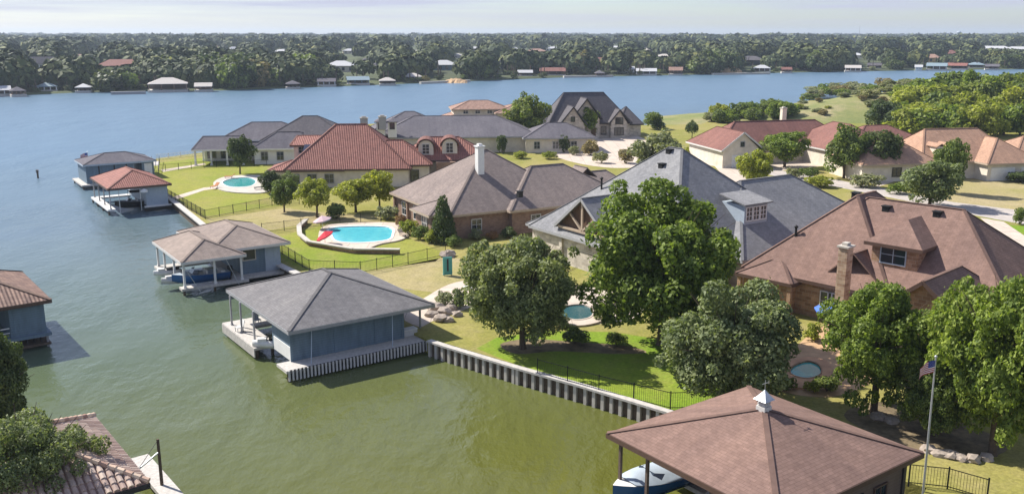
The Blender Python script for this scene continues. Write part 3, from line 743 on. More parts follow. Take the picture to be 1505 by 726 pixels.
# --- long grey roofed house behind the red one
h = House('long_grey_roof_house', 'long house with dark grey roof and two white dormers, behind the red tile house', 'house', 560, 203, 4.6, 6)
h.wing(-2, 0, 34, 18, 4.6, .42, 'x')
h.wing(-4, 4, 16, 22, 4.6, .5, 'x')
h.wing(30, -2, 46, 10, 4.4, .45, 'x')
h.done(ROOF['dgrey'], M['cream'], M['greytrim'])
for q in ((560, 199), (577, 199)):
    a = h.on_y(q[0], q[1]+9, 4.6, .42, 0); x_, y_ = a.x, a.y
    do = MB().box((x_-.9, y_, 4.8), (x_+.9, y_+3, 8.1)).build('dormer', M['white'], h.root)
    t_ = House.__new__(House); t_.roof = MB(); t_.wall = MB(); t_.cap = MB(); t_.fascia = MB(); t_.capr = .1; t_.base = 5
    t_.wing(x_-1.3, y_-.4, x_+1.3, y_+4, 8.1, .5, 'y', None, 0, walls=False); t_.roof.build('dormer_roof', ROOF['dgrey'], do)
    h.window('y-', y_, x_, 7.2, 1.1, 1.4, M['white'], 1, 1)
for q in ((535, 178), (562, 176)):
    a = h.loc(q[0], q[1], 8.6); h.chimney(a.x, a.y, 6.5, 9.4, 1.5, .8, M['greytrim'])
for x_ in (33, 37, 41): h.window('y-', -1.45, x_, 2.8, 1.2, 1.5)

h = House('dark_hip_roof_house', 'house showing only a dark hipped roof peak behind the red tile roof', 'house', 400, 207, 5.5, 4)
h.wing(-2.5, 0, 15.5, 15, 5.5, .56, 'x'); h.wing(-9, 2, 4, 14, 4.6, .5, 'x')
h.done(ROOF['slate'], M['cream'], M['greytrim'])
for x_ in (-4, 0): h.window('y-', 2.55, x_, 2.8, 1.4, 1.4)

# --- white house with open pavilion at the point
h = House('white_lakeside_house', 'white house with grey hip roofs and open columned porch on the point', 'house', 372, 219, 4.3, 6)
h.wing(-.5, 0, 13, 9, 4.3, .62, 'x'); h.wing(-8, 6, 10, 18, 5.4, .5, 'x')
h.wing(-11.5, -.5, -1.5, 7.5, 4.3, .55, 'x', 1.5, 1.5, walls=False)
h.done(ROOF['dgrey'], M['white'], M['white'])
h.posts([(-11, 0), (-8, 0), (-5, 0), (-2, 0), (-11, 7), (-2, 7)], GZ, 4.1, .32, M['white'], 'column')
MB().box((-10.6, 6.2, GZ), (-2.4, 6.6, 4.1)).build('porch_wall', M['white'], h.root)
for k in range(3): h.window('y-', 6.2, -9.2+k*2.6, 2.7, 1.6, 1.8, M['greytrim'])
for x_ in (2, 5, 8.5, 11): h.window('y-', .55, x_, 2.8, 1.2, 1.5, M['greytrim'])

# --- tan tile house
h = House('tan_tile_house', 'two-storey house with pale tan tile hip roof, by the lake', 'house', 662, 178, 5.2, 8)
h.wing(-2, 0, 16, 14, 5.2, .42, 'x'); h.wing(.5, 2, 15, 12, 7.8, .38, 'x', base=5)
h.wing(11, -1, 24, 12, 7.0, .32, 'x')
h.done(ROOF['tan'], M['cream'], M['tantrim'])
for x_ in (4, 7, 10): h.window('y-', 2.55, x_, 7.2, 1.1, .9)
for x_ in (13.5, 17, 20.5): h.window('y-', -.45, x_, 3.4, 1.2, 1.6)

# --- stone house with gables
h = House('gabled_stone_house', 'pale stone house with a steep slate roof and three front gables, by the turning circle', 'house', 806, 184, 4.5, 9)
h.wing(0, 0, 21, 12, 4.8, 1.18, 'x', 5, 6)
h.wing(2, -3, 9, 7, 4.8, 1.2, 'y', 0, 0)
h.wing(5.3, -1.5, 13, 8, 6.0, 1.25, 'y', 0, 0)
h.wing(14.8, -1.5, 20, 7, 5.0, 1.2, 'y', 0, 0)
h.wing(18, 2, 24.5, 12, 4.2, .8, 'x')
h.wing(-3, 1, 4, 11, 3.8, .6, 'x')
h.done(ROOF['slate'], M['palestone'], M['darktrim'])
h.window('y-', -2.45, 5.5, 6.0, .9, 1.1, M['darktrim'], 1, 1); h.window('y-', -.95, 9.15, 8.2, .8, 1.0, M['darktrim'], 1, 1); h.window('y-', -.95, 9.9, 5.6, 1.4, 1.3, M['darktrim'])
h.window('y-', -.95, 17.4, 5.3, 1.8, 1.5, M['darktrim'], 2, 2); h.window('y-', -.95, 17.4, 2.8, 2.2, 1.8, M['darktrim'], 3, 2)
h.window('y-', .55, 13.9, 2.9, 1.2, 1.9, M['darktrim']); h.door('y-', -2.45, 5.5, 3.2, 2.8, M['darktrim'], 'garage_door'); h.door('y-', -.95, 11, 1.2, 2.4, M['timber'])

# --- maroon roofed house, right middle
h = House('maroon_roof_house', 'long low house with maroon hip roofs and a white front gable, behind the street', 'house', 1086, 222, 4.6, 14)
h.wing(-3, 1, 6, 17, 4.6, .75, 'y', 0, None)
h.wing(-1, 6, 29, 18, 4.6, .72, 'x')
h.wing(17, -6, 31, 14, 4.6, .62, 'y')
h.wing(26, 2, 44, 15, 4.6, .5, 'x')
h.done(ROOF['maroon'], M['cream'], M['trimwhite'])
h.window('y-', 1.55, 1.5, 5.6, .8, .9, M['greytrim'], 1, 1); h.door('y-', 1.55, 1.5, 4.2, 2.4, M['white'], 'garage_door')
h.posts([(17.8, -5.6), (21.5, -5.6), (25, -5.6), (30, -5.6)], GZ, 4.4, .45, M['cream'], 'column')
h.window('y-', -5.45, 23.2, 2.7, 1.3, 1.9, M['darktrim']); h.window('y-', -5.45, 27.5, 2.8, 1.5, 1.5, M['darktrim']); h.door('y-', -5.45, 19.8, 1.2, 2.2, M['timber'])
for x_ in (8.5, 12.5): h.window('y-', 6.55, x_, 2.8, 1.4, 1.5)
a = h.loc(1151, 172, 8.6); h.chimney(a.x, a.y, 5, 10.6, 1.0, 1.0, M['cream'])

# --- orange roofed house, right
h = House('orange_roof_house', 'house with orange-brown shingle hip roofs at the far right', 'house', 1445, 238, 4.3, 10)
h.wing(-11, 1, 9, 15, 4.3, .72, 'x', 4.5, 5)
h.wing(-1, -2.5, 10, 13, 4.3, .68, 'y')
h.wing(6, 0, 25, 13, 4.3, .55, 'x')
h.wing(-23, 0, -8, 12, 4.3, .66, 'x')
h.done(ROOF['orange'], M['cream'], M['tantrim'])
h.door('y-', -1.95, 2.5, 4.6, 2.3, M['white'], 'garage_door'); h.door('y-', -1.95, 7.3, 2.6, 2.3, M['white'], 'garage_door')
h.window('y-', 1.55, -6, 2.8, 1.5, 1.6, M['darktrim']); h.window('y-', 1.55, -3, 2.8, 1.1, 1.6, M['darktrim']); h.window('y-', .55, -16, 2.8, 1.6, 1.4, M['darktrim'])
h.window('y-', .55, 14, 2.8, 1.6, 1.4, M['white'])
for k in (-7.3, -5.2): 
    do = MB().box((k-.6, 1.8, 4.5), (k+.6, 4.5, 6.9)).build('dormer', M['orange'] if 'orange' in M else M['cream'], h.root); h.window('y-', 1.8, k, 6.1, .8, 1.0, M['white'], 1, 2)
    t_ = House.__new__(House); t_.roof = MB(); t_.wall = MB(); t_.cap = MB(); t_.fascia = MB(); t_.capr = .1; t_.base = 5
    t_.wing(k-.9, 1.4, k+.9, 5.6, 6.9, .6, 'y', 0, 0, walls=False, cap=False); t_.roof.build('dormer_roof', ROOF['orange'], do)

# ------------------------------------------------------------------ boathouses
def skirt(h, name, face, c, a0, a1, z0, z1, step, w, mat, backmat):
    m = MB(); n = int((a1-a0)/step)
    for k in range(n+1):
        a = a0 + k*step
        if face == 'y-': m.box((a-w/2, c-.10, z0), (a+w/2, c-.003, z1))
        else: m.box((c-.10, a-w/2, z0), (c-.003, a+w/2, z1))
    b = MB()
    if face == 'y-': b.box((a0, c, z0+.1), (a1, c+.08, z1))
    else: b.box((c, a0, z0+.1), (c+.08, a1, z1))
    o = b.build(name, backmat, h.root); m.build('batten', mat, o); return o
def piles(h, pts, z1=.7, r=.13):
    for x, y in pts: MB().tube([(x, y, -1.5), (x, y, z1)], r, 8).build('pile', M['bark'], h.root)
def boat(px, py, z, rz, length, hull, deckm, label, canopy=None, group=None, cover=None):
    p = at(px, py, z); r = empty('motor_boat', p, rz, label, 'boat', group)
    n = 14; hb = length*.19; hm = MB(); rings = []
    for i in range(n+1):
        t = i/n; x = (t-.5)*length; b = hb*(1-max(0, (t-.45)/.55)**2.4)*(.92+.08*min(1, t*4)); sh = .75+.3*t*t; k = -.25+.6*max(0, (t-.6)/.4)**2
        b = max(b, .02)
        rings.append([(x, -b, sh), (x, -b*.86, sh-.35), (x, -b*.6, k+.18), (x, 0, k), (x, b*.6, k+.18), (x, b*.86, sh-.35), (x, b, sh)])
    for a, b in zip(rings, rings[1:]):
        for k in range(6): hm.face([a[k], a[k+1], b[k+1], b[k]])
    hm.face(rings[0]); hm.build('hull', hull, r, True)
    dm = MB()
    for i in range(n):
        a, b = rings[i], rings[i+1]
        t = (i+.5)/n
        if t > .62 or t < .1: dm.face([Vector(a[0])+Vector((0,0,.01)), Vector(b[0])+Vector((0,0,.01)), Vector(b[6])+Vector((0,0,.01)), Vector(a[6])+Vector((0,0,.01))])
        else:
            for s_, e_ in ((0, 1), (6, -1)):
                q = [Vector(a[s_]), Vector(b[s_]), Vector(b[s_])+Vector((0, .28*e_, 0)), Vector(a[s_])+Vector((0, .28*e_, 0))]
                dm.face([v+Vector((0,0,.01)) for v in q])
                dm.face([q[3], q[2], q[2]-Vector((0,0,.5)), q[3]-Vector((0,0,.5))])
            dm.face([Vector(a[0])+Vector((0,.28,-.5)), Vector(b[0])+Vector((0,.28,-.5)), Vector(b[6])+Vector((0,-.28,-.5)), Vector(a[6])+Vector((0,-.28,-.5))])
    dm.build('deck', deckm, r)
    wm = MB(); x = length*.1
    for s0, s1 in (((-hb*.8, -.35), (-hb*.5, .1)), ((-hb*.5, .1), (hb*.5, .1)), ((hb*.5, .1), (hb*.8, -.35))):
        wm.face([(x+s0[1]+.3, s0[0], .95), (x+s1[1]+.3, s1[0], .95), (x+s1[1]+.02, s1[0], 1.35), (x+s0[1]+.02, s0[0], 1.35)])
    wm.build('windscreen', glass(), r)
    for yy in (-.45, .45):
        MB().box((-.5, yy-.28, .4), (.05, yy+.28, .75)).box((-.6, yy-.28, .6), (-.46, yy+.28, 1.15)).build('seat', M['white'], r)
    MB().box((-length*.42, -hb*.7, .4), (-length*.34, hb*.7, .9)).build('bench', M['white'], r)
    e = MB().box((-length*.5-.45, -.25, .3), (-length*.5-.02, .25, 1.15)); e.box((-length*.5-.35, -.12, -.6), (-length*.5-.12, .12, .3)); e.build('engine', M['black'], r)
    if cover:
        c = MB(); k_ = 8; L0, L1 = -length*.49, length*.34
        rows_ = []
        for i in range(k_+1):
            x = L0+(L1-L0)*i/k_; t = x/length+.5; b = hb*(1-max(0, (t-.45)/.55)**2.4)*1.03; rows_.append([(x, yy*b, .8+.3*t*t+(.42*(1-yy*yy) if 0 < i < k_ else .05)) for yy in (-1, -.6, -.2, .2, .6, 1)])
        for a, b in zip(rows_, rows_[1:]):
            for j in range(5): c.face([a[j], b[j], b[j+1], a[j+1]])
        c.build('cover', cover, r, True)
    if canopy:
        c = MB(); cx0, cx1, cw = -length*.32, length*.1, hb*.9
        for k in range(6):
            a0, a1 = -cw+2*cw*k/6, -cw+2*cw*(k+1)/6; z0 = 2.2+.22*(1-(a0/cw)**2); z1_ = 2.2+.22*(1-(a1/cw)**2)
            c.face([(cx0, a0, z0), (cx1, a0, z0), (cx1, a1, z1_), (cx0, a1, z1_)]); c.face([(cx0, a1, z1_-.04), (cx1, a1, z1_-.04), (cx1, a0, z0-.04), (cx0, a0, z0-.04)])
        co = c.build('canopy', canopy, r); f = MB()
        for a, b in ((cx0, -cw), (cx0, cw), (cx1, -cw), (cx1, cw)): f.tube([(a*.7, b, .8), (a, b, 2.2)], .03, 6)
        f.build('canopy_frame', M['metal'], r)
    return r
def jet_ski(px, py, z, rz, c, label, group):
    r = empty('jet_ski', at(px, py, z), rz, label, 'jet ski', group); m = MB(); rings = []
    for i in range(9):
        t = i/8; x = (t-.5)*2.9; b = .55*(1-max(0, (t-.4)/.6)**2.2)+.02; rings.append([(x, -b, .45+.15*t), (x, -b*.7, .05+.25*t*t), (x, b*.7, .05+.25*t*t), (x, b, .45+.15*t), (x, b*.4, .62+.2*t), (x, -b*.4, .62+.2*t)])
    for a, b in zip(rings, rings[1:]):
        for k in range(6): m.face([a[k], a[(k+1) % 6], b[(k+1) % 6], b[k]])
    m.face(rings[0]); m.face(rings[-1]); m.build('hull', c, r, True)
    MB().box((-1.2, -.2, .6), (.1, .2, .9)).box((-1.25, -.17, .9), (-.5, .17, .98)).build('seat', M['black'], r)
    MB().tube([(.35, 0, .7), (.2, 0, 1.1)], .06, 6).tube([(.2, -.4, 1.12), (.2, .4, 1.12)], .03, 6).build('handlebar', M['black'], r)
    MB().box((.3, -.28, .7), (1.0, .28, .95)).build('cowl', c, r); return r

# A: large grey one in the middle
h = House('grey_roof_boathouse', 'large boathouse with grey hip roof and blue-grey walls above a white-slatted dock', 'boathouse', 424, 487, 3.8, 35, base=1.0)
h.wing(0, 0, 12.9, 14.6, 3.8, .36, 'y', walls=False)
h.wall.box((.5, .9, 1.0), (10.3, 5.0, 3.62))
h.done(ROOF['grey'], M['bluewall'], M['greytrim'])
h.part('lower_wall_panel', MB().box((.44, .95, 1.0), (.497, 4.6, 2.1)), M['white'])
h.part('deck', MB().box((-.7, -.95, .78), (13.4, 1.1, 1.0)).box((10.3, 1.1, .78), (13.4, 13.9, 1.0)).box((-.8, 11.2, .78), (10.3, 13.9, 1.0)).box((-.8, 5.6, .78), (1.1, 11.2, 1.0)), M['dock'])
skirt(h, 'skirt', 'y-', -.95, -.5, 13.2, .18, 1.02, .30, .13, M['trimwhite'], M['darktrim'])
skirt(h, 'skirt', 'x-', -.8, 5.7, 13.8, .2, .98, .24, .2, M['dock'], M['brownwall'])
tm = MB()
for x_ in (.5, 4.2, 7.8, 10.3): tm.box((x_-.12, .84, 1.0), (x_+.12, .897, 3.6))
tm.box((.5, .83, 3.35), (10.3, .895, 3.6)); h.part('corner_board', tm, M['bluewall'])
for x_ in (1.5, 8.6):
    m_ = MB().beam((x_+.6, .55, 3.5), (x_, -.5, 1.0), .06); h.part('brace', m_, M['bluelight'])
h.posts([(-.3, 12.8), (-.3, 10.2), (-.3, 7.0), (12.6, 2.0), (12.6, 8), (12.6, 13.4), (6, 13.4)], 1.0, 3.7, .14, M['greytrim'])
piles(h, [(-.4, -.6), (3, -.6), (6.5, -.6), (10, -.6), (-.5, 6), (-.5, 9.8), (-.5, 13.4), (.8, 6)])
fl = MB().box((.6, 1.15, .9), (10.2, 4.9, .99)); h.part('floor', fl, M['dock'])
h.part('ceiling_beam', MB().box((.3, .3, 3.45), (12.6, .45, 3.62)).box((.3, 5.1, 3.4), (12.6, 5.3, 3.62)).box((.3, 9.5, 3.4), (12.6, 9.7, 3.62)).box((.15, .5, 3.4), (.29, 14, 3.62)), M['greytrim'])
jet_ski(398, 512, .75, R(190), M['white'], 'white jet ski on its lift at the open end of the large grey-roofed boathouse', None)

# B: double roofed greyish brown
h = House('double_roof_boathouse', 'boathouse with two joined grey-brown roofs on white posts, sheltering a blue boat', 'boathouse', 265, 385, 3.6, 34, base=.8)
h.wing(0, -.3, 6.6, 11.6, 3.6, .42, 'y', walls=False)
h.wing(3.2, 1.2, 12.0, 13.8, 3.95, .36, 'y', walls=False)
h.wall.box((6.8, 2.2, .8), (11.2, 13.0, 3.8))
h.done(ROOF['greybrown'], M['bluewall'], M['trimwhite'])
h.part('deck', MB().box((-.1, -.2, .55), (6.8, .9, .8)).box((5.6, .9, .55), (11.6, 13.2, .8)).box((-.1, 10.0, .55), (5.6, 11.4, .8)), M['dock'])
h.door('y-', 2.2, 10.3, 1.7, 2.6, M['bluelight'])
h.window('y-', 2.2, 7.7, 2.9, 1.3, 1.1, M['cream'], 1, 1)
h.posts([(.3, .2), (.3, 4), (.3, 8), (.3, 11), (3.4, .2), (6.2, .2)], .8, 3.55, .2, M['white'])
piles(h, [(.2, .2), (3.3, .2), (6.4, .2), (.2, 10.8), (11, 2.4)], .6)
lf = MB()
for y_ in (1.4, 4.0): lf.beam((.4, y_, .5), (6.4, y_, .5), .12)
lf.beam((.2, -.1, 3.2), (1.6, -.6, .4), .05); lf.beam((4.6, -.1, 3.2), (5.6, -.6, .5), .05); h.part('boat_lift', lf, M['metal'])
boat(295, 412, .75, R(214), 5.8, M['panel'], M['bluelight'], 'blue and white motor boat on a lift under the double grey-brown roof', None)
jet_ski(247, 406, .5, R(212), M['white'], 'white jet ski with black seat, the one farther from shore beside the blue boat', 'jet skis by the blue boat')
jet_ski(259, 417, .5, R(212), M['trimwhite'], 'white jet ski with black seat moored closest to the blue boat', 'jet skis by the blue boat')

# C: red tile
h = House('red_roof_boathouse', 'small boathouse with red tile hip roof and pale grey wall', 'boathouse', 158, 278, 4.0, 34, base=.9)
h.wing(0, 0, 9, 13.6, 4.0, .42, 'y', walls=False)
h.wall.box((5.4, .6, .9), (8.5, 13.0, 3.85))
h.done(ROOF['red'], M['bluelight'], M['trimbrown'])
h.part('deck', MB().box((-.2, .3, .65), (.9, 13.4, .9)).box((5.0, .3, .65), (8.9, .6, .9)).box((.9, 12, .65), (5.4, 13.4, .9)), M['white'])
h.posts([(.3, .6), (.3, 5), (.3, 9), (.3, 13)], .9, 3.9, .16, M['greytrim']); piles(h, [(0, .6), (0, 5), (0, 9), (0, 13), (5.3, .6), (8.6, .6)], .7)
h.part('skirt', MB().box((4.9, .35, .1), (8.8, .5, .64)), M['black'])
lm = MB(); lm.lathe([(.02, 3.6), (.5, 3.4), (.55, 3.1), (.02, 3.0)], (5.0, -.1, 0), 10); h.part('satellite_dish', lm, M['white'])
for x_ in (1.5, 4.5): h.part('lift_post', MB().beam((x_, 0.2, .3), (x_, 0.2, 3.6), .1), M['metal'])
boat(196, 303, .55, R(214), 5.2, M['black'], M['bluelight'], 'dark motor boat with black canopy under the red tile boathouse roof', M['black'])

# D: flat blue
h = House('dark_blue_boathouse', 'dark blue boathouse with a low grey roof at the tip of the peninsula', 'boathouse', 122, 243, 4.2, 34, base=.9)
h.wing(0, 0, 12, 8.6, 4.2, .32, 'x', walls=False)
h.wall.box((.4, .4, .5), (8.2, 8.2, 4.05)); h.wall.box((9.6, .4, .9), (11.6, 8.2, 4.05))
h.done(ROOF['dgrey'], M['bluewall'], M['bluelight'])
h.door('y-', .4, 10.6, 1.3, 2.8, M['white'])
h.part('deck', MB().box((-.6, -.6, .6), (12.4, 9, .85)), M['dock']); piles(h, [(-.3, -.3), (4, -.3), (8, -.3), (12, -.3), (-.3, 8.6)], .6)
tm = MB()
for x_ in (2.5, 5.0, 7.0): tm.box((x_-.1, .33, .9), (x_+.1, .397, 4.0))
h.part('wall_batten', tm, M['darktrim'])
p0, p1 = h.root.matrix_basis @ Vector((12.4, 4, .9)), at(229, 238)
g = MB(); a = Vector((p0.x, p0.y, .9)); b = Vector((p1.x, p1.y, 1.25)); g.beam(a, b, 1.4, .15)
gr = MB(); 
g0 = g.build('gangway', M['dock']); tag(g0, 'grey gangway from the dark blue boathouse to the grass tip', 'gangway')
rail = MB(); nrm = Vector((-(b-a).y, (b-a).x, 0)).normalized()*.7
for s_ in (-1, 1):
    rail.beam(a+nrm*s_+Vector((0,0,1.1)), b+nrm*s_+Vector((0,0,1.1)), .07)
    for k in range(7): q = a.lerp(b, k/6)+nrm*s_; rail.beam(q, q+Vector((0,0,1.1)), .06)
rail.build('railing', M['darktrim'], g0)

# E: clay tiled, left edge
h = House('clay_roof_boathouse', 'boathouse with clay tile roof and blue-grey walls on stilts, at the left edge', 'boathouse', 75, 440, 4.2, 38, base=1.4)
h.capr = .16
h.wing(-11, 0, 0, 12, 4.2, .42, 'y', walls=False)
h.wall.box((-3.2, .6, 1.3), (-.5, 11.4, 4.05)); h.wall.box((-10.4, 8, 1.3), (-3.2, 11.4, 4.05))
h.done(ROOF['clay'], M['bluewall'], M['trimbrown'])
h.part('deck', MB().box((-10.8, .2, 1.05), (-.2, 11.8, 1.3)), M['bluewall'])
for x_ in (-.5, -3.2, -6, -10): h.part('stilt', MB().tube([(x_, .6, -1.5), (x_, .6, 1.05)], .1, 8), M['greytrim']); h.part('stilt', MB().tube([(x_, 6, -1.5), (x_, 6, 1.05)], .1, 8), M['greytrim'])
tm = MB().box((-2.9, .54, 1.6), (-.9, .597, 3.7)); h.part('wall_panel', tm, M['bluewall'])
h.part('railing', MB().beam((-9.8, .4, 2.2), (-3.3, .4, 2.2), .08).beam((-9.8, .4, 1.8), (-3.3, .4, 1.8), .05).beam((-6, .4, 1.3), (-6, .4, 2.2), .08), M['white'])
h.posts([(-5.2, .5), (-8, .5), (-10.6, .5)], 1.3, 4.1, .15, M['greytrim'])
lw = MB()
for k in range(5): lw.beam((-3.1+k*.55, .8, .2), (-3.0+k*.5, 1.0, 1.0), .1)
h.part('under_brace', lw, M['darktrim'])
h.part('lower_dock', MB().box((-3.6, .3, .25), (-.3, 2.2, .42)), M['bark'])

# F: tiled corner, bottom left; real barrel tiles because it is close
h = House('tile_roof_boathouse', 'boathouse with weathered pinkish tile roof half hidden by the bottom left tree', 'boathouse', 219, 709, 4.4, 38, base=.9)
h.wing(-9.5, 0, 0, 10.2, 4.4, .45, 'y', walls=False, cap=False)
h.wall.box((-8.9, .6, .9), (-.6, 9.6, 4.25))
h.done(plain('roof_underlay', srgb(160,128,116), .9, .2, 1.0), M['panel'] and M['bluewall'], M['darktrim'])
def tiles(h, A, B, C_, D, sp, rad, mat, name):
    # barrel tiles run up the slope A-B (eave) to D-C (ridge)
    A, B, C_, D = map(Vector, (A, B, C_, D)); e = (B-A).normalized(); wdt = (B-A).length
    nrm = (B-A).cross(D-A).normalized(); up = nrm.cross(e); m = MB(); n = int(wdt/sp)
    hmax = (D-A).dot(up); dl = (D-A).dot(e); cl = (C_-A).dot(e)
    for k in range(n):
        u = (k+.5)*sp; top = hmax
        if u < dl: top = min(top, hmax*u/dl)
        if u > cl: top = min(top, hmax*(wdt-u)/max(1e-6, wdt-cl))
        L_ = .48; q = 0.0
        while q < top - .05:
            q1 = min(q+L_, top); jr = random.uniform(-.01, .01)
            p0 = A+e*(u+jr)+up*q; p1 = A+e*(u+jr)+up*q1
            pr = [(-rad, 0), (-rad*.7, rad*.55), (0, rad*.8), (rad*.7, rad*.55), (rad, 0)]
            lo = [p0+e*a+nrm*(b+.035) for a, b in pr]; hi = [p1+e*a*.85+nrm*(b*.8+.005) for a, b in pr]
            for i in range(4): m.face([lo[i], lo[i+1], hi[i+1], hi[i]])
            m.face(lo[::-1]); q += L_
    return m.build(name, mat, h.robj)
def tilemat(name, a, b, c):
    m = Mat(name); g = m.N('ShaderNodeNewGeometry'); k = m.ramp(g.outputs['Random Per Island'], [(0, a), (.5, b), (1, c)]); n = m.noise(m.coord(), 1.1, 5, .7)
    k = m.mix(.7, k, m.ramp(n, [(.3, (.65,.65,.68)), (.7, (1.3,1.28,1.25))]), 'MULTIPLY'); return m.fin(k, .9)
TM = tilemat('barrel_tile', srgb(166,142,130), srgb(184,162,148), srgb(204,186,170))
zr = 4.4+.45*4.75
tiles(h, (0, 0, 4.42), (0, 10.2, 4.42), (-4.75, 5.45, zr), (-4.75, 4.75, zr), .24, .1, TM, 'barrel_tiles')
tiles(h, (-9.5, 0, 4.42), (0, 0, 4.42), (-4.75, 4.75, zr), (-4.75, 4.75, zr), .34, .15, TM, 'barrel_tiles')
rc = MB()
for a, b in (((0, 0, 4.5), (-4.75, 4.75, zr+.12)), ((0, 10.2, 4.5), (-4.75, 5.45, zr+.12)), ((-9.5, 0, 4.5), (-4.75, 4.75, zr+.12))):
    a = Vector(a); b = Vector(b); n = int((b-a).length/.42)
    rc = MB()
    for k in range(n): p = a.lerp(b, k/n); q = a.lerp(b, (k+1.1)/n); rc.tube([p, q], [.17, .12], 8)
    rc.build('ridge_tile', tilemat('hip_tile', srgb(150,116,104), srgb(200,168,146), srgb(218,196,172)), h.robj)
piles(h, [(-.5, .5), (-.5, 5), (-.5, 9.6)], .9); h.part('deck', MB().box((-9.2, .2, .7), (-.2, 10, .9)), M['dock'])
q0, q1 = h.loc(193, 673, .8), h.loc(240, 726, .8)
dk = MB().box((min(q0.x, q1.x)-.1, -6, .55), (min(q0.x, q1.x)+1.0, q0.y, .8)); o = dk.build('dock', M['dock']); o.matrix_basis = h.root.matrix_basis.copy()
tag(o, 'narrow pale dock beside the pinkish tile roof at bottom left', 'dock')
for y_ in (q0.y-.6, q0.y-4, q0.y-8): MB().tube([(min(q0.x, q1.x)+1.0, y_, -1.5), (min(q0.x, q1.x)+1.0, y_, .56)], .12, 8).build('pile', M['bark'], o)
pp = at(238, 712, .8); pr = empty('davit_post', pp, 0, 'dark wooden hoist post with a slanting arm on the narrow pale dock', 'hoist')
ztop = height_at(pp.x, pp.y, 645) - .8
MB().tube([(0, 0, -2), (0, 0, ztop)], [.11, .08], 8).build('post', M['bark'], pr)
bp = at(205, 685, 2.6); MB().beam((0, 0, ztop*.72), (bp.x-pp.x, bp.y-pp.y, 1.7), .08).build('arm', M['metal'], pr)
MB().beam((0, 0, ztop*.98), (bp.x-pp.x, bp.y-pp.y, 1.75), .025).build('cable', M['black'], pr)

# G: brown, bottom right
h = House('brown_roof_boathouse', 'boathouse with brown pyramid roof topped by a small white cupola, bottom right', 'boathouse', 1145, 765, 4.6, 36, base=.9)
h.wing(0, 0, 11.8, 11.6, 4.6, .33, 'y', walls=False)
h.wall.box((4.5, .6, .9), (11.2, 7.0, 4.45))
h.done(ROOF['brown'], M['brownwall'], M['trimbrown'])
zc = 4.6+.33*5.8
cp = h.root
cu = empty('cupola', (5.9, 5.8, zc-.3)); cu.parent = h.root; cu.scale = (.66, .66, .72)

def rot_box(m, r, z0, z1): m.box((-r, -r, z0), (r, r, z1)); return m
rot_box(MB(), .44, -.2, .7).build('base', M['trimwhite'], cu); lv = MB()
for k in range(4):
    z_ = .76+k*.12; lv.box((-.38, -.38, z_), (.38, .38, z_+.05))
rot_box(lv, .3, .7, 1.22); lv.build('louvres', M['trimwhite'], cu)
rf = MB(); prs = [(.62, 1.22), (.5, 1.32), (.16, 1.75), (.03, 1.95)]
for (r0, z0), (r1, z1) in zip(prs, prs[1:]):
    c0_ = [(-r0,-r0,z0),(r0,-r0,z0),(r0,r0,z0),(-r0,r0,z0)]; c1_ = [(-r1,-r1,z1),(r1,-r1,z1),(r1,r1,z1),(-r1,r1,z1)]
    for k in range(4): rf.face([c0_[k], c0_[(k+1)%4], c1_[(k+1)%4], c1_[k]])
rf.face([(-.62,.62,1.22),(.62,.62,1.22),(.62,-.62,1.22),(-.62,-.62,1.22)])
rf.build('cupola_roof', M['metal'], cu)
wv = MB().tube([(0, 0, 1.9), (0, 0, 2.7)], .025, 6).beam((-.35, 0, 2.45), (.35, 0, 2.45), .03); wv.face([(.2, 0, 2.45), (.5, 0, 2.3), (.5, 0, 2.62)]); wv.build('weathervane', M['metal'], cu)
h.posts([(.5, 11.0), (.5, 8.9), (.5, 4.4), (.5, .6)], .3, 4.5, .16, M['brownwall'])
h.part('deck', MB().box((-.2, 0, .65), (11.6, .9, .9)).box((4.5, .9, .65), (11.6, 11.4, .9)), M['dock']); piles(h, [(0, .4), (4, .4), (.5, 11), (11, .4)], .7)
h.part('beam', MB().box((.3, .3, 4.2), (.45, 11.3, 4.42)).box((.3, .3, 4.2), (11.4, .45, 4.42)), M['brownwall'])
h.door('y-', .6, 6.4, 2.2, 2.5, M['black']); h.window('y-', .6, 9.0, 2.6, 1.0, 1.4, M['trimbrown'])
h.part('corner_board', MB().box((11.0, .5, .9), (11.25, .597, 4.4)), M['darktrim'])
boat(965, 716, .95, R(213), 6.4, M['panel'], M['white'], 'covered white boat with a blue side on a lift under the brown roof, bow outward', None, cover=M['bluelight'])
bt = boat(1075, 745, .95, R(213), 5.0, M['white'], M['white'], 'boat with a pale fabric canopy deeper under the brown boathouse roof', M['dock'])

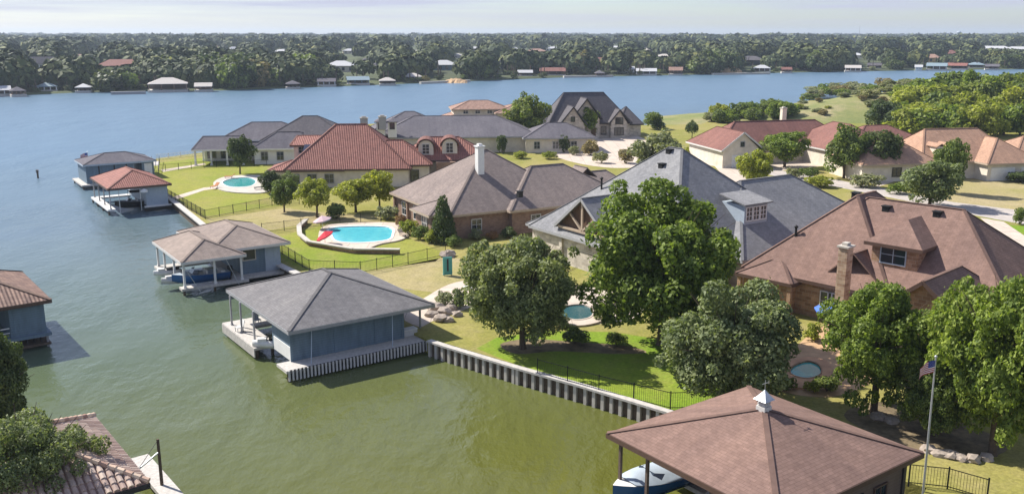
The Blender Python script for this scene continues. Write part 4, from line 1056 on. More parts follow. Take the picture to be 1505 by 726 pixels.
# ------------------------------------------------------------------ retaining walls, fences
def seawall(name, pts, label, pile_step=.76, ztop=GZ+.06, cap_w=.55, n_batt=True, zbot=-1.2):
    root = empty(name, (pts[0][0], pts[0][1], 0), 0, label, 'retaining wall'); o = Vector((pts[0][0], pts[0][1], 0))
    cap = MB(); sh = MB(); P_ = [Vector((p[0], p[1], 0)) for p in pts]; tot = 0
    for a, b in zip(P_, P_[1:]):
        d = (b-a).normalized(); n = Vector((d.y, -d.x, 0))
        if n.y > 0 and abs(n.y) > .2: n = -n
        if n.x > 0 and abs(n.y) <= .2: n = -n
        off = n*.12
        cap.beam(a-o+off+Vector((0,0,ztop+.05)), b-o+off+Vector((0,0,ztop+.05)), cap_w, .16)
        sh.beam(a-o+off*.3+Vector((0,0,(ztop+zbot)/2-.03)), b-o+off*.3+Vector((0,0,(ztop+zbot)/2-.03)), .12, ztop-zbot-.1)
    cap.build('cap', M['dock'], root); sh.build('sheeting', M['bark'], root)
    if n_batt:
        cnt = 0
        for a, b in zip(P_, P_[1:]):
            d = (b-a); ln = d.length; d = d.normalized(); n = Vector((d.y, -d.x, 0))
            if n.y > 0: n = -n
            k = .2
            while k < ln and cnt < 99:
                q = a-o+d*k+n*.17
                m = MB().beam(q+Vector((0,0,zbot)), q+Vector((0,0,ztop-.04)), .26, .26, up=n); m.build('pile', M['concrete'], root); k += pile_step; cnt += 1
    return root
sw = [at(*p) for p in ((632,502),(660,511),(760,541),(860,569),(985,607))]; 
e_ = (sw[-1]-sw[-2]).normalized()
seawall('retaining_wall', [(p.x, p.y) for p in sw] + [(sw[-1]+e_*14)[:2]], 'long concrete retaining wall with vertical piles, between the two nearest boathouses')
def wallpts(*px): return [tuple(at(*p)[:2]) for p in px]
seawall('retaining_wall', wallpts((440,404),(395,382),(303,334),(246,288),(224,262)), 'pale capped retaining wall along the lawns beside the red-roofed boathouse', n_batt=False, cap_w=.8)

def fence(name, pxs, h, label, mat, rails=(.12, .95), step=2.4, picket=.16, pw=.015, cat='fence', group=None):
    pts = [at(*p) for p in pxs]; o = pts[0].copy(); root = empty(name, o, 0, label, cat, group); pan = MB()
    for a, b in zip(pts, pts[1:]):
        a = a-o; b = b-o; ln = (b-a).length; n = max(1, round(ln/step))
        for r_ in rails: pan.beam(a+Vector((0,0,h*r_)), b+Vector((0,0,h*r_)), .04)
        k = 0.0
        while k < ln and picket: q = a.lerp(b, k/ln); pan.box((q.x-pw/2, q.y-pw/2, .05), (q.x+pw/2, q.y+pw/2, h*.97)); k += picket
        for i in range(n): q = a.lerp(b, i/n); MB().box((q.x-.035, q.y-.035, -.1), (q.x+.035, q.y+.035, h+.05)).build('post', mat, root)
    q = b; MB().box((q.x-.035, q.y-.035, -.1), (q.x+.035, q.y+.035, h+.05)).build('post', mat, root)
    pan.build('railing', mat, root); return root
fence('iron_fence', [(397,363),(455,399),(530,402),(600,388),(655,376)], 1.3, 'black iron fence curving round the lawn of the bright blue pool', M['iron'])
fence('iron_fence', [(247,290),(302,322),(400,303),(440,300)], 1.3, 'black iron fence along the water and lawn of the farther turquoise pool', M['iron'])
fence('iron_fence', [(385,343),(418,339),(443,336),(500,330),(560,326)], 1.3, 'black iron fence above the bright blue pool, by the dry lot', M['iron'])
fence('iron_fence', [(224,253),(300,247),(392,244)], 1.3, 'black iron fence crossing the lawn in front of the white lakeside house', M['iron'])
fence('iron_fence', [(790,551),(880,576),(985,602),(1060,600),(1140,585)], 1.3, 'black iron fence on the grass behind the long concrete retaining wall', M['iron'])
fence('iron_fence', [(1335,712),(1392,718),(1450,735)], 1.3, 'short black iron fence by the flagpole, bottom right', M['iron'])
fence('white_railing', [(230,235),(300,228)], 1.1, 'white railing at the water edge on the point', M['white'], picket=.3, pw=.04, cat='railing')

# ------------------------------------------------------------------ pools
def ring(name, outer, inner, z0, z1, mat, root):
    m = MB(); O_ = [Vector((p[0], p[1], 0)) for p in outer]; I_ = [Vector((p[0], p[1], 0)) for p in inner]
    allp = O_+I_
    for t in tessellate_polygon([O_, I_]): m.face([(allp[i].x, allp[i].y, z1) for i in t])
    for lst in (O_, I_):
        for a, b in zip(lst, lst[1:]+lst[:1]): m.face([(a.x, a.y, z0), (b.x, b.y, z0), (b.x, b.y, z1), (a.x, a.y, z1)])
    return m.build(name, mat, root)
def pool(outer, inner, label, wc, deckm, z=GZ+.16, n=5, cop=None):
    o = at(*outer[0], z); root = empty('swimming_pool', (o.x, o.y, GZ), 0, label, 'swimming pool')
    L_ = lambda ps: [(at(*p, z)-o)[:2] for p in smooth_poly(ps, n)]
    O_, I_ = L_(outer), L_(inner)
    ring('deck', O_, I_, -.1, .16, deckm, root)
    c = Vector((sum(p[0] for p in I_)/len(I_), sum(p[1] for p in I_)/len(I_)))
    I2 = [tuple(c+(Vector(p)-c)*.95) for p in I_]
    ring('coping', [tuple(c+(Vector(p)-c)*1.03) for p in I_], I2, .02, .2, cop or M['white'], root)
    MB().prism([tuple(c+(Vector(p)-c)*1.01) for p in I_], .01, .07).build('pool_water', wc, root)
    return root
def poolmat(name, c):
    m = Mat(name); n = m.noise(m.coord(), 1.2, 3); k = m.mix(.6, c, m.ramp(n, [(.35, (.8,.9,.95)), (.65, (1.25,1.15,1.1))]), 'MULTIPLY'); m.bump(m.noise(m.coord(), 3, 2), .3, .03); return m.fin(k, .08, 0, .6)
pool([(468,345),(480,331),(530,327),(585,328),(602,342),(590,352),(560,358),(535,366),(500,364),(475,358)], [(486,345),(484,335),(530,332),(574,334),(578,344),(570,353),(530,357),(495,355)], 'bright blue curved swimming pool with pale pink paving, on the lawn beside the red umbrella', poolmat('pool_blue', (.10,.50,.58,1)), M['walk'])
pool([(314,268),(335,259),(385,258),(400,268),(392,282),(350,283),(322,278)], [(326,268),(342,262),(366,261),(377,266),(368,274),(338,275)], 'turquoise rounded swimming pool with pale paving, on the farther lawn', poolmat('pool_green', (.06,.35,.34,1)), M['concrete'])
pool([(1150,556),(1155,535),(1185,524),(1215,530),(1222,552),(1200,568),(1165,568)], [(1162,549),(1166,537),(1188,530),(1205,537),(1206,550),(1185,556)], 'teal swimming pool with orange stone edging, mostly hidden beneath trees', poolmat('pool_teal', (.05,.36,.33,1)), plain('orange_edging', (.52,.30,.17,1), .85, .2, 1), cop=M['stone'])
pool([(800,468),(815,445),(850,440),(885,448),(890,468),(850,478)], [(822,462),(830,450),(855,447),(872,454),(868,466),(845,470)], 'small dark teal pool with pale stone edge, between the two big trees', poolmat('pool_dark', (.03,.10,.11,1)), M['walk'], cop=M['walk'])
rw = seawall('garden_wall', wallpts((452,328),(441,338),(442,350),(455,361),(490,367),(520,372),(588,373)), 'low curved stone garden wall round the bright blue pool', n_batt=False, ztop=GZ+.5, cap_w=.6, zbot=GZ-.1)
rw['category'] = 'garden wall'
for c in rw.children: c.data.materials[0] = M['stone'] if c.name.startswith('sheet') else M['concrete']

def umbrella(px, py, mat, r, hgt, label, tilt=.15):
    p = at(px, py); root = empty('patio_umbrella', p, .3, label, 'umbrella')
    MB().tube([(0, 0, 0), (0, 0, hgt)], .03, 6).build('pole', M['metal'], root)
    m = MB(); n = 8
    for k in range(n):
        a0, a1 = 2*math.pi*k/n, 2*math.pi*(k+1)/n; f = lambda a: (r*math.cos(a), r*math.sin(a), hgt-.55+tilt*math.cos(a))
        m.face([(0, 0, hgt), f(a0), f(a1)]); q0, q1 = Vector(f(a0)), Vector(f(a1)); m.face([q0, q0-Vector((0,0,.14)), q1-Vector((0,0,.14)), q1])
    m.build('canopy', mat, root); MB().lathe([(0, 0), (.3, 0), (.3, .08), (0, .1)], (0,0,0), 12).build('base', M['concrete'], root)
UM = lambda n, c: plain(n, c, .8, .05)
umbrella(478, 360, UM('red_fabric', (.55,.02,.04,1)), 1.0, 1.7, 'red umbrella low beside the bright blue pool', .5)
umbrella(474, 338, UM('pink_fabric', (.55,.40,.42,1)), 1.2, 1.9, 'pale pink umbrella at the far corner of the bright blue pool', .25)
umbrella(1221, 483, UM('blue_fabric', (.08,.18,.62,1)), 1.5, 2.4, 'blue patio umbrella beside the brown-roofed house')
def lounger(px, py, rz, label, mat, group=None):
    r = empty('lounge_chair', at(px, py, GZ+.16), rz, label, 'lounge chair', group)
    MB().box((-.9, -.3, .28), (.35, .3, .36)).build('seat', mat, r)
    MB().beam((.35, 0, .32), (.9, 0, .75), .6, .07).build('backrest', mat, r)
    for x_, y_ in ((-.8, -.25), (-.8, .25), (.3, -.25), (.3, .25)): MB().box((x_-.03, y_-.03, 0), (x_+.03, y_+.03, .28)).build('leg', M['metal'], r)
lounger(382, 278, .5, 'dark lounge chair on the paving right of the turquoise pool', M['black'])
lounger(316, 276, 1.2, 'orange cushioned lounge chair left of the turquoise pool', UM('orange_fabric', (.5,.2,.08,1)))
lounger(338, 262, .2, 'red cushioned lounge chair behind the turquoise pool', UM('rust_fabric', (.45,.12,.06,1)))
lounger(592, 347, 2.2, 'tan lounge chair on the paving right of the bright blue pool', M['tantrim'])
p = at(658, 405); r = empty('upright_board', p, R(20), 'teal upright board with a dark centre standing on the dry lawn', 'board')
MB().box((-.5, -.06, .1), (.5, .06, 2.0)).build('board', plain('teal_paint', (.10,.36,.33,1), .6, .1), r); MB().box((-.09, -.1, .5), (.09, -.063, 1.8)).build('slot', M['darktrim'], r)
for s_ in (-.4, .4): MB().beam((s_, 0, .1), (s_, .7, 0), .06).build('foot', M['metal'], r)

# stones by the patio and under the trees
def rock(px, py, s, seed, label, group):
    rr = random.Random(seed); bm = bmesh.new(); bmesh.ops.create_icosphere(bm, subdivisions=2, radius=s)
    for v in bm.verts: v.co *= rr.uniform(.75, 1.2); v.co.z *= .6
    me = bpy.data.meshes.new('rock'); bm.to_mesh(me); bm.free(); me.materials.append(M['rockm'])
    o = bpy.data.objects.new('rock', me); col.objects.link(o); o.location = at(px, py, GZ+s*.25); tag(o, label, 'rock', group)
M['rockm'] = plain('limestone_rock', (.36,.30,.25,1), .95, .3, 1.5)
for k, (x_, y_, s_) in enumerate([(640,452,.8),(652,458,.7),(664,452,.6),(634,462,.6),(648,468,.7),(672,462,.5),(660,470,.5)]): rock(x_, y_, s_, k, 'rough pinkish stone in the heap by the pale path behind the grey-roofed boathouse', 'stones heaped by the path')
for k, (x_, y_, s_) in enumerate([(1365,660,.5),(1380,666,.45),(1396,668,.5),(1412,672,.45),(1430,674,.5),(1450,672,.45),(1290,612,.5),(1310,618,.45)]): rock(x_, y_, s_, 20+k, 'pale edging stone round the mulch bed beneath the bright green trees', 'stones edging the mulch bed')
for k, (x_, y_, s_) in enumerate([(660,366+4,.9)]): rock(658, 374, .9, 40, 'tan boulder at the foot of the pointed dark evergreen', None)

def chair(px, py, z, rz, mat, label, group=None):
    r = empty('deck_chair', at(px, py, z), rz, label, 'chair', group)
    MB().box((-.28, -.28, .38), (.28, .28, .44)).build('seat', mat, r); MB().beam((.26, 0, .44), (.42, 0, 1.0), .56, .05).build('backrest', mat, r)
    for x_, y_ in ((-.25, -.25), (-.25, .25), (.25, -.25), (.25, .25)): MB().box((x_-.025, y_-.025, 0), (x_+.025, y_+.025, .38)).build('leg', M['metal'], r)
def table(px, py, z, mat, label):
    r = empty('patio_table', at(px, py, z), .4, label, 'table'); MB().lathe([(0, .68), (.6, .68), (.62, .72), (0, .74)], (0, 0, 0), 16).build('tabletop', mat, r)
    for k in range(4): a = k*math.pi/2+.4; MB().beam((math.cos(a)*.15, math.sin(a)*.15, .68), (math.cos(a)*.45, math.sin(a)*.45, 0), .04).build('leg', M['metal'], r)
chair(352, 487, 1.0, R(40), M['white'], 'white chair on the open finger deck of the large grey-roofed boathouse')
chair(378, 476, 1.0, R(130), M['bluelight'], 'pale blue chair on the far deck of the large grey-roofed boathouse')
r_ = empty('dock_box', at(600, 492, 1.0), R(35), 'white storage box on the right end of the large boathouse deck', 'box')
MB().box((-.7, -.35, 0), (.7, .35, .5)).build('bin', M['trimwhite'], r_); MB().box((-.74, -.39, .5), (.74, .39, .57)).build('lid', M['white'], r_)
table(1238, 494, GZ, M['metal'], 'round metal table on the orange flagstones beside the blue umbrella')
chair(1226, 500, GZ, R(200), M['black'], 'black chair left of the round metal patio table')
chair(1250, 488, GZ, R(20), M['tantrim'], 'tan chair right of the round metal patio table')
table(690, 432, GZ, M['white'], 'round white table on the pale path behind the left live oak')
chair(704, 428, GZ, R(10), M['black'], 'black chair beside the round white table')
# ------------------------------------------------------------------ flags, posts, vehicles
def flag(px, py, ztop, label, pole_r, fw, fh, rz, base=GZ, tilt=0):
    p = at(px, py, base); root = empty('flagpole', p, 0, label, 'flagpole'); hz = ztop
    MB().tube([(0, 0, -.2), (tilt, 0, hz)], [pole_r, pole_r*.6], 8).build('pole', M['metal'], root)
    MB().lathe([(0, .12), (.08, .06), (.08, 0), (0, -.05)], (tilt, 0, hz+.05), 8).build('finial', M['metal'], root)
    c, s = math.cos(rz), math.sin(rz); N_ = 14
    def P_(u, v): 
        x = u*fw; d = .10*fw*math.sin(u*7+v*1.5)*u; zz = hz-.1-(1-v)*fh-.35*fw*u*u*.9
        return (tilt+.05+c*x-s*d, s*x+c*d, zz)
    mats = [plain('flag_red', (.45,.03,.05,1), .8, .05), plain('flag_white', (.7,.7,.7,1), .8, .05), plain('flag_blue', (.03,.05,.25,1), .8, .05)]
    st = [MB(), MB(), MB()]
    for i in range(13):
        for j in range(N_):
            u0, u1 = j/N_, (j+1)/N_; v0, v1 = i/13, (i+1)/13
            k = 2 if (i >= 6 and u0 < .4) else (0 if i % 2 == 0 else 1)
            st[k].face([P_(u0, v0), P_(u1, v0), P_(u1, v1), P_(u0, v1)])
    fo = st[1].build('flag', mats[1], root); st[0].build('red_stripes', mats[0], fo); st[2].build('canton', mats[2], fo)
    ss = MB()
    for i in range(9):
        for j in range(11):
            if (i+j) % 2: continue
            u = .4*(j+1)/12; v = 6/13+7/13*(i+1)/10; q = Vector(P_(u, v)); r_ = fh*.018; e = Vector((c, s, 0)); nn = Vector((-s, c, 0))*-.012
            for sg in (1, -1):
                pts = [q+nn*sg+e*(r_*(1 if k % 2 == 0 else .42)*math.sin(k*math.pi/5))+Vector((0, 0, r_*(1 if k % 2 == 0 else .42)*math.cos(k*math.pi/5))) for k in range(10)]
                ss.face(pts if sg > 0 else pts[::-1])
    ss.build('stars', mats[1], fo)
    return root
flag(1357, 722, height_at(*at(1357,722)[:2], 526)-GZ, 'tall white metal flagpole flying a small stars and stripes flag, behind the brown boathouse', .07, 1.1, .68, R(197), tilt=-.12)
flag(131, 250, height_at(*at(131, 250, .9)[:2], 224)-.9, 'flagpole with a tiny stars and stripes flag beside the dark blue boathouse', .05, 1.3, .8, R(200), base=.9)
p = at(56, 262, 0); r = empty('channel_marker', (p.x, p.y, 0), 0, 'lone dark marker post standing in open water at the left', 'marker post')
MB().tube([(0, 0, -2), (0, 0, 1.5)], .16, 8).build('post', M['bark'], r); MB().box((-.28, -.05, .9), (.28, .05, 1.6)).build('board', M['trimwhite'], r)
def car(px, py, rz, mat, label):
    r = empty('parked_car', at(px, py), rz, label, 'car')
    side = [(-2.3,.45),(-2.3,.95),(-1.9,1.0),(-1.45,1.5),(.5,1.52),(1.15,1.0),(2.1,.9),(2.3,.6),(2.3,.35),(-2.3,.35)]
    m = MB(); A_ = [(x, -.88, z) for x, z in side]; B_ = [(x, .88, z) for x, z in side]; m.face(A_); m.face(B_[::-1])
    for k in range(len(side)): m.face([A_[k-1], A_[k], B_[k], B_[k-1]])
    m.build('body', mat, r)
    g = MB().box((-1.35, -.9, 1.05), (.6, -.883, 1.42)).box((-1.35, .883, 1.05), (.6, .9, 1.42)); g.face([(.58, -.75, 1.5), (.58, .75, 1.5), (1.12, .75, 1.05), (1.12, -.75, 1.05)]); g.build('window', glass(), r)
    for x_, y_ in ((-1.45, -.85), (-1.45, .85), (1.4, -.85), (1.4, .85)):
        w_ = MB().tube([(x_, y_-.11, .33), (x_, y_+.11, .33)], .34, 14).build('wheel', M['black'], r); MB().tube([(x_, y_-.125, .33), (x_, y_+.125, .33)], .2, 10).build('rim', M['metal'], w_)
    for y_ in (-.65, .65): MB().box((2.28, y_-.2, .62), (2.33, y_+.2, .76)).build('headlight', M['white'], r)
car(754, 215, R(60), plain('white_car_paint', (.65,.66,.68,1), .25, .03, 1, 0, .6), 'white car parked on the drive left of the yellow-green shrubs')
car(765, 213, R(62), plain('black_car_paint', (.03,.03,.035,1), .25, .03, 1, 0, .6), 'dark car parked beside the white car')

# ------------------------------------------------------------------ trees and shrubs near the camera
T = tree
T('live_oak', 768, 512, 165, 345, 'oak', 'hero', 'wide grey-green live oak behind the long retaining wall, left of the tallest green tree', var=1, clear=.06, shape='round')
T('broadleaf_tree', 972, 506, 236, 284, 'bright', 'hero', 'tallest bright green leafy tree, between the blue-grey house and the long retaining wall', var=2, clear=.08)
T('live_oak', 1072, 590, 205, 418, 'oak', 'hero', 'grey-green live oak just behind the white cupola of the brown boathouse', var=3, clear=.0)
T('broadleaf_tree', 1284, 606, 168, 410, 'bright', 'hero', 'bright green tree left of the flagpole, in front of the brown-shingled house', var=4, clear=.12)
T('broadleaf_tree', 1458, 668, 195, 402, 'bright', 'hero', 'bright green tree right of the flagpole, cut by the right edge', var=1, clear=.08)
T('small_tree', 1372, 640, 110, 515, 'mid', 'hero', 'low green tree filling the gap behind the flagpole between the two bright trees', var=2, clear=.05)
T('live_oak', 1515, 600, 150, 388, 'mid', 'hero', 'green tree at the right edge of the picture, behind the tree right of the flagpole', var=3, clear=.12)
T('live_oak', -6, 665, 122, 496, 'dark', 'hero', 'dark green tree at the left edge above the tile-roofed boathouse', var=2, clear=.08)
T('live_oak', 44, 792, 205, 602, 'oak', 'near', 'grey-green tree in the bottom left corner, nearest the camera', var=4, clear=.0)
T('conifer', 652, 356, 44, 286, 'dark', 'mid', 'pointed dark evergreen at the corner of the warm grey-roofed brick house', shape='cone', clear=.04, var=1)
G1 = 'small trees in front of the red tile house'
T('crape_myrtle', 418, 312, 42, 262, 'mid', 'mid', 'leftmost small multi-stemmed tree in front of the red tile house', group=G1, var=2, clear=.2)
T('crape_myrtle', 466, 320, 54, 263, 'lime', 'mid', 'second small yellow-green tree from the left in front of the red tile house', group=G1, var=3, clear=.25)
T('crape_myrtle', 523, 312, 62, 262, 'lime', 'mid', 'largest of the small yellow-green trees in front of the red tile house', group=G1, var=4, clear=.22)
T('crape_myrtle', 558, 306, 50, 250, 'lime', 'mid', 'small yellow-green tree nearest the warm grey-roofed brick house', group=G1, var=5, clear=.22)
T('shrub', 400, 285, 36, 250, 'dark', 'mid', 'dark round shrub at the left end of the cream wall of the red tile house', 'shrub', trunk=False, var=1, clear=0)
T('shrub', 428, 285, 30, 252, 'oak', 'mid', 'grey-green shrub against the cream wall, right of the dark round shrub', 'shrub', trunk=False, var=2, clear=0)
T('broadleaf_tree', 353, 256, 42, 200, 'dark', 'mid', 'single dark green round tree beside the turquoise pool', var=3, clear=.2)
T('broadleaf_tree', 774, 210, 68, 137, 'mid', 'mid', 'large dark green tree between the tan tile house and the gabled stone house', var=1, clear=.12)
T('broadleaf_tree', 861, 203, 40, 158, 'bright', 'mid', 'light green tree in front of the gabled stone house', var=2, clear=.12)
T('shrub', 960, 190, 32, 163, 'mid', 'small', 'flat-topped green shrub by the lake, right of the gabled stone house', 'shrub', trunk=False, var=1, clear=.1)
T('shrub', 968, 191, 26, 176, 'dark', 'small', 'low dark shrub beneath the flat-topped lakeside shrub', 'shrub', trunk=False, var=2, clear=0)
T('small_tree', 1017, 203, 22, 176, 'dark', 'small', 'small dark tree standing alone on the lawn near the lake', var=3, clear=.15)
T('broadleaf_tree', 1153, 246, 70, 192, 'bright', 'mid', 'round green tree on the street lawn in front of the maroon-roofed house', var=4, clear=.18)
T('broadleaf_tree', 1107, 276, 54, 219, 'lime', 'mid', 'yellow-green tree rising behind the blue-grey roof', var=5, clear=.12)
T('live_oak', 1240, 262, 68, 183, 'mid', 'mid', 'dark green tree in front of the maroon-roofed house, left of its twin', var=1, clear=.15)
T('live_oak', 1285, 262, 72, 190, 'dark', 'mid', 'dark green tree in front of the gap between the maroon and orange roofs', var=2, clear=.15)
T('live_oak', 1302, 195, 64, 148, 'dark', 'mid', 'dark round tree at the edge of the scrub behind the orange roof', var=3, clear=.05)
T('live_oak', 1366, 304, 84, 233, 'oak', 'mid', 'grey-green tree behind the peak of the brown-shingled house', var=4, clear=.08)
T('live_oak', 1392, 285, 48, 203, 'mid', 'mid', 'tree with dark foliage in front of the orange-roofed house door', var=5, clear=.15)
T('small_tree', 968, 262, 90, 192, 'sage', 'mid', 'pale grey-green bushy tree behind the peak of the blue-grey roof', var=1, clear=.05)
for x_, y_, w_, t_, k_, lb_ in ((700,352,24,336,'sage','sage shrub at the foot of the brick wall, nearest the pointed evergreen'),(722,352,22,340,'red','russet low shrub against the long brick wall'),(748,350,26,334,'dark','dark shrub against the long brick wall, nearest the blue-grey roof'),(1010,232,20,216,'lime','yellow-green shrub beside the street near the lake lawn'),(1165,262,26,248,'sage','sage shrub on the street verge right of the round green tree'),(1345,262,26,246,'mid','green shrub before the left wing of the orange-brown roofed house')):
    T('shrub', x_, y_, w_, t_, k_, 'small', lb_, 'shrub', trunk=False, var=x_ % 3+1, clear=0)
T('shrub', 1498, 330, 20, 303, 'mid', 'small', 'small green shrub at the right edge beside the street', 'shrub', trunk=False, var=1, clear=0)
random.seed(11)
SH = [(1152,572,34,552,'mid','green shrub left of the orange-edged pool'),(1196,576,26,560,'lime','yellow-green shrub at the near edge of the orange-edged pool'),(826,480,34,464,'oak','grey-green shrub at the near edge of the small dark pool'),(890,470,30,450,'mid','green shrub right of the small dark pool'),(985,225,30,205,'oak','dull green bush on the lake side of the pale street'),(1190,262,30,246,'mid','green shrub beside the street below the round green tree'),(1322,285,34,268,'bright','bright green shrub beside the street left of the grey-green tree'),(600,345,26,322,'lime','yellow-green shrub at the right end of the bright blue pool'),(618,352,24,330,'mid','green shrub left of the tan column of the brick house'),(634,358,24,338,'lime','low yellow-green shrub left of the pointed evergreen'),
 (668,362,28,345,'mid','low shrub right of the pointed evergreen'),(590,335,20,315,'red','russet bush by the corner of the pool paving'),
 (800,212,26,190,'lime','bright yellow-green shrub below the large dark green tree'),(783,214,24,195,'sage','pale shrub left of the bright yellow-green shrub'),(817,205,30,188,'red','russet shrub in front of the gabled stone house'),
 (828,224,22,196,'dark','upright dark green shrub by the turning circle'),(843,228,18,214,'sage','small pale shrub right of the upright dark shrub'),(868,228,30,207,'tan','pale brown bush beside the turning circle'),(884,240,24,222,'sage','sage bush behind the warm grey roof end'),(918,240,24,218,'tan','brown-tinged bush at the right side of the turning circle'),
 (765,233,24,222,'lime','yellow-green low shrub above the warm grey roof ridge'),(806,234,24,222,'lime','yellowish shrub on the island by the white roof dormer'),(738,226,16,196,'dark','narrow dark shrub right of the white chimney'),(722,222,20,200,'sage','grey shrub just behind the white chimney'),
 (895,198,14,182,'red','small russet bush in front of the stone gable at its right'),(1050,218,30,190,'sage','grey-green shrub left of the white front gable'),(1058,232,22,205,'dark','dark rounded shrub at the foot of the white front gable'),(1078,236,30,222,'mid','clipped hedge before the white front gable'),
 (1030,228,24,208,'red','reddish bush behind the blue-grey roof peak'),(1272,275,44,255,'sage','low sage shrub at the street below the twin dark trees'),(1205,275,46,258,'lime','yellow-green shrub at the end of the blue-grey roof'),(1440,258,34,246,'lime','long yellow-green hedge before the white garage wall of the orange-roofed house'),
 (1500,268,40,252,'dark','dark shrub by the far right corner of the orange-roofed house'),(654,448,30,428,'sage','sage shrub beside the pale path by the grey-roofed boathouse'),(676,452,34,425,'oak','grey-green shrub at the left foot of the left live oak'),(730,470,30,448,'mid','green shrub behind the left live oak'),
 (1115,470,40,440,'oak','grey shrub by the shaded wall of the brown-shingled house'),(1195,500,30,476,'lime','yellow-green shrub beneath the blue patio umbrella'),(1240,500,36,474,'lime','yellow-flowered shrub right of the blue patio umbrella'),(1215,575,40,553,'mid','low green shrub in front of the orange-edged pool'),
 (905,506,34,488,'mid','low shrub left of the trunk of the tallest bright green tree'),(845,505,46,482,'mid','dark low shrub in the shaded bed between the two big trees'),(495,322,34,298,'mid','green shrub between the small trees before the red tile house'),(570,322,34,302,'sage','sage shrub left of the brick house columns')]
for (x_, y_, w_, t_, k_, lb_) in SH: T('shrub', x_, y_, w_, t_, k_, 'small', lb_, 'shrub', trunk=False, var=(x_ % 3)+1, clear=0)

# right-hand wood: each tree a thing
GR = 'trees of the wood at the upper right'
wood = []
random.seed(5)
for row, (yb, n, t0) in enumerate(((146, 9, 105), (158, 10, 110), (174, 10, 118), (190, 11, 134), (200, 11, 152))):
    for k in range(n):
        x_ = 1330 + (k+.5)*(200/n) + random.uniform(-8, 8) + (0 if row < 2 else -6)
        wood.append((x_, yb+random.uniform(-3, 3), random.uniform(46, 70), t0+random.uniform(-7, 9) + max(0, (1400-x_)*.18), random.choice(['lime', 'bright', 'lime', 'mid', 'bright'])))
WL = {'lime': 'yellow-green leafy tree in the wood behind the orange-roofed house', 'bright': 'bright green leafy tree in the wood behind the orange-roofed house', 'mid': 'darker green tree in the wood behind the orange-roofed house'}
def far_base(px, py):
    p0 = at(px, py, 20); p1 = at(px, py, 0)
    for k in range(400):
        p = p0.lerp(p1, k/400)
        if p.z <= ground_z(p.x, p.y): return p.z
    return GZ
for i, (x_, y_, w_, t_, k_) in enumerate(wood):
    T('broadleaf_tree', x_, y_, w_, t_, k_, 'small', WL[k_], group=GR, var=i % 3+1, clear=0, gz=far_base(x_, y_))
GS = 'scrub bushes along the right shore'
CN = {'sage': 'grey-green', 'mid': 'dark green', 'lime': 'yellow-green', 'bright': 'bright green', 'tan': 'dry brownish'}
for i in range(190):
    if i < 38: x_ = random.uniform(1038, 1165); y_ = 182-(x_-1038)*.12+random.uniform(-9, 6); k_ = random.choice(['sage', 'mid', 'lime', 'bright', 'bright', 'mid']); w_ = random.uniform(20, 36); t_ = y_-random.uniform(13, 25)
    elif i < 82: x_ = random.uniform(1165, 1345); y_ = 150-(x_-1165)*.09+random.uniform(-5, 4); k_ = random.choice(['sage', 'sage', 'tan', 'mid', 'bright']); w_ = random.uniform(18, 34); t_ = y_-random.uniform(9, 17)
    elif i < 140: x_ = random.uniform(1170, 1330); y_ = random.uniform(140, 174); k_ = random.choice(['sage', 'tan', 'lime', 'sage', 'mid']); w_ = random.uniform(9, 22); t_ = y_-random.uniform(4, 9)
    else: x_ = random.uniform(1190, 1345); y_ = 141-(x_-1190)*.05+random.uniform(-5, 4); k_ = random.choice(['sage', 'mid', 'sage', 'bright', 'tan']); w_ = random.uniform(20, 38); t_ = y_-random.uniform(9, 17)
    z_ = far_base(x_, y_)
    T('scrub_bush', x_, y_, w_, t_, k_, 'small', CN[k_] + ' bush in the scrub along the right shore', 'bush', GS, trunk=False, var=i % 3+1, clear=0, gz=z_)

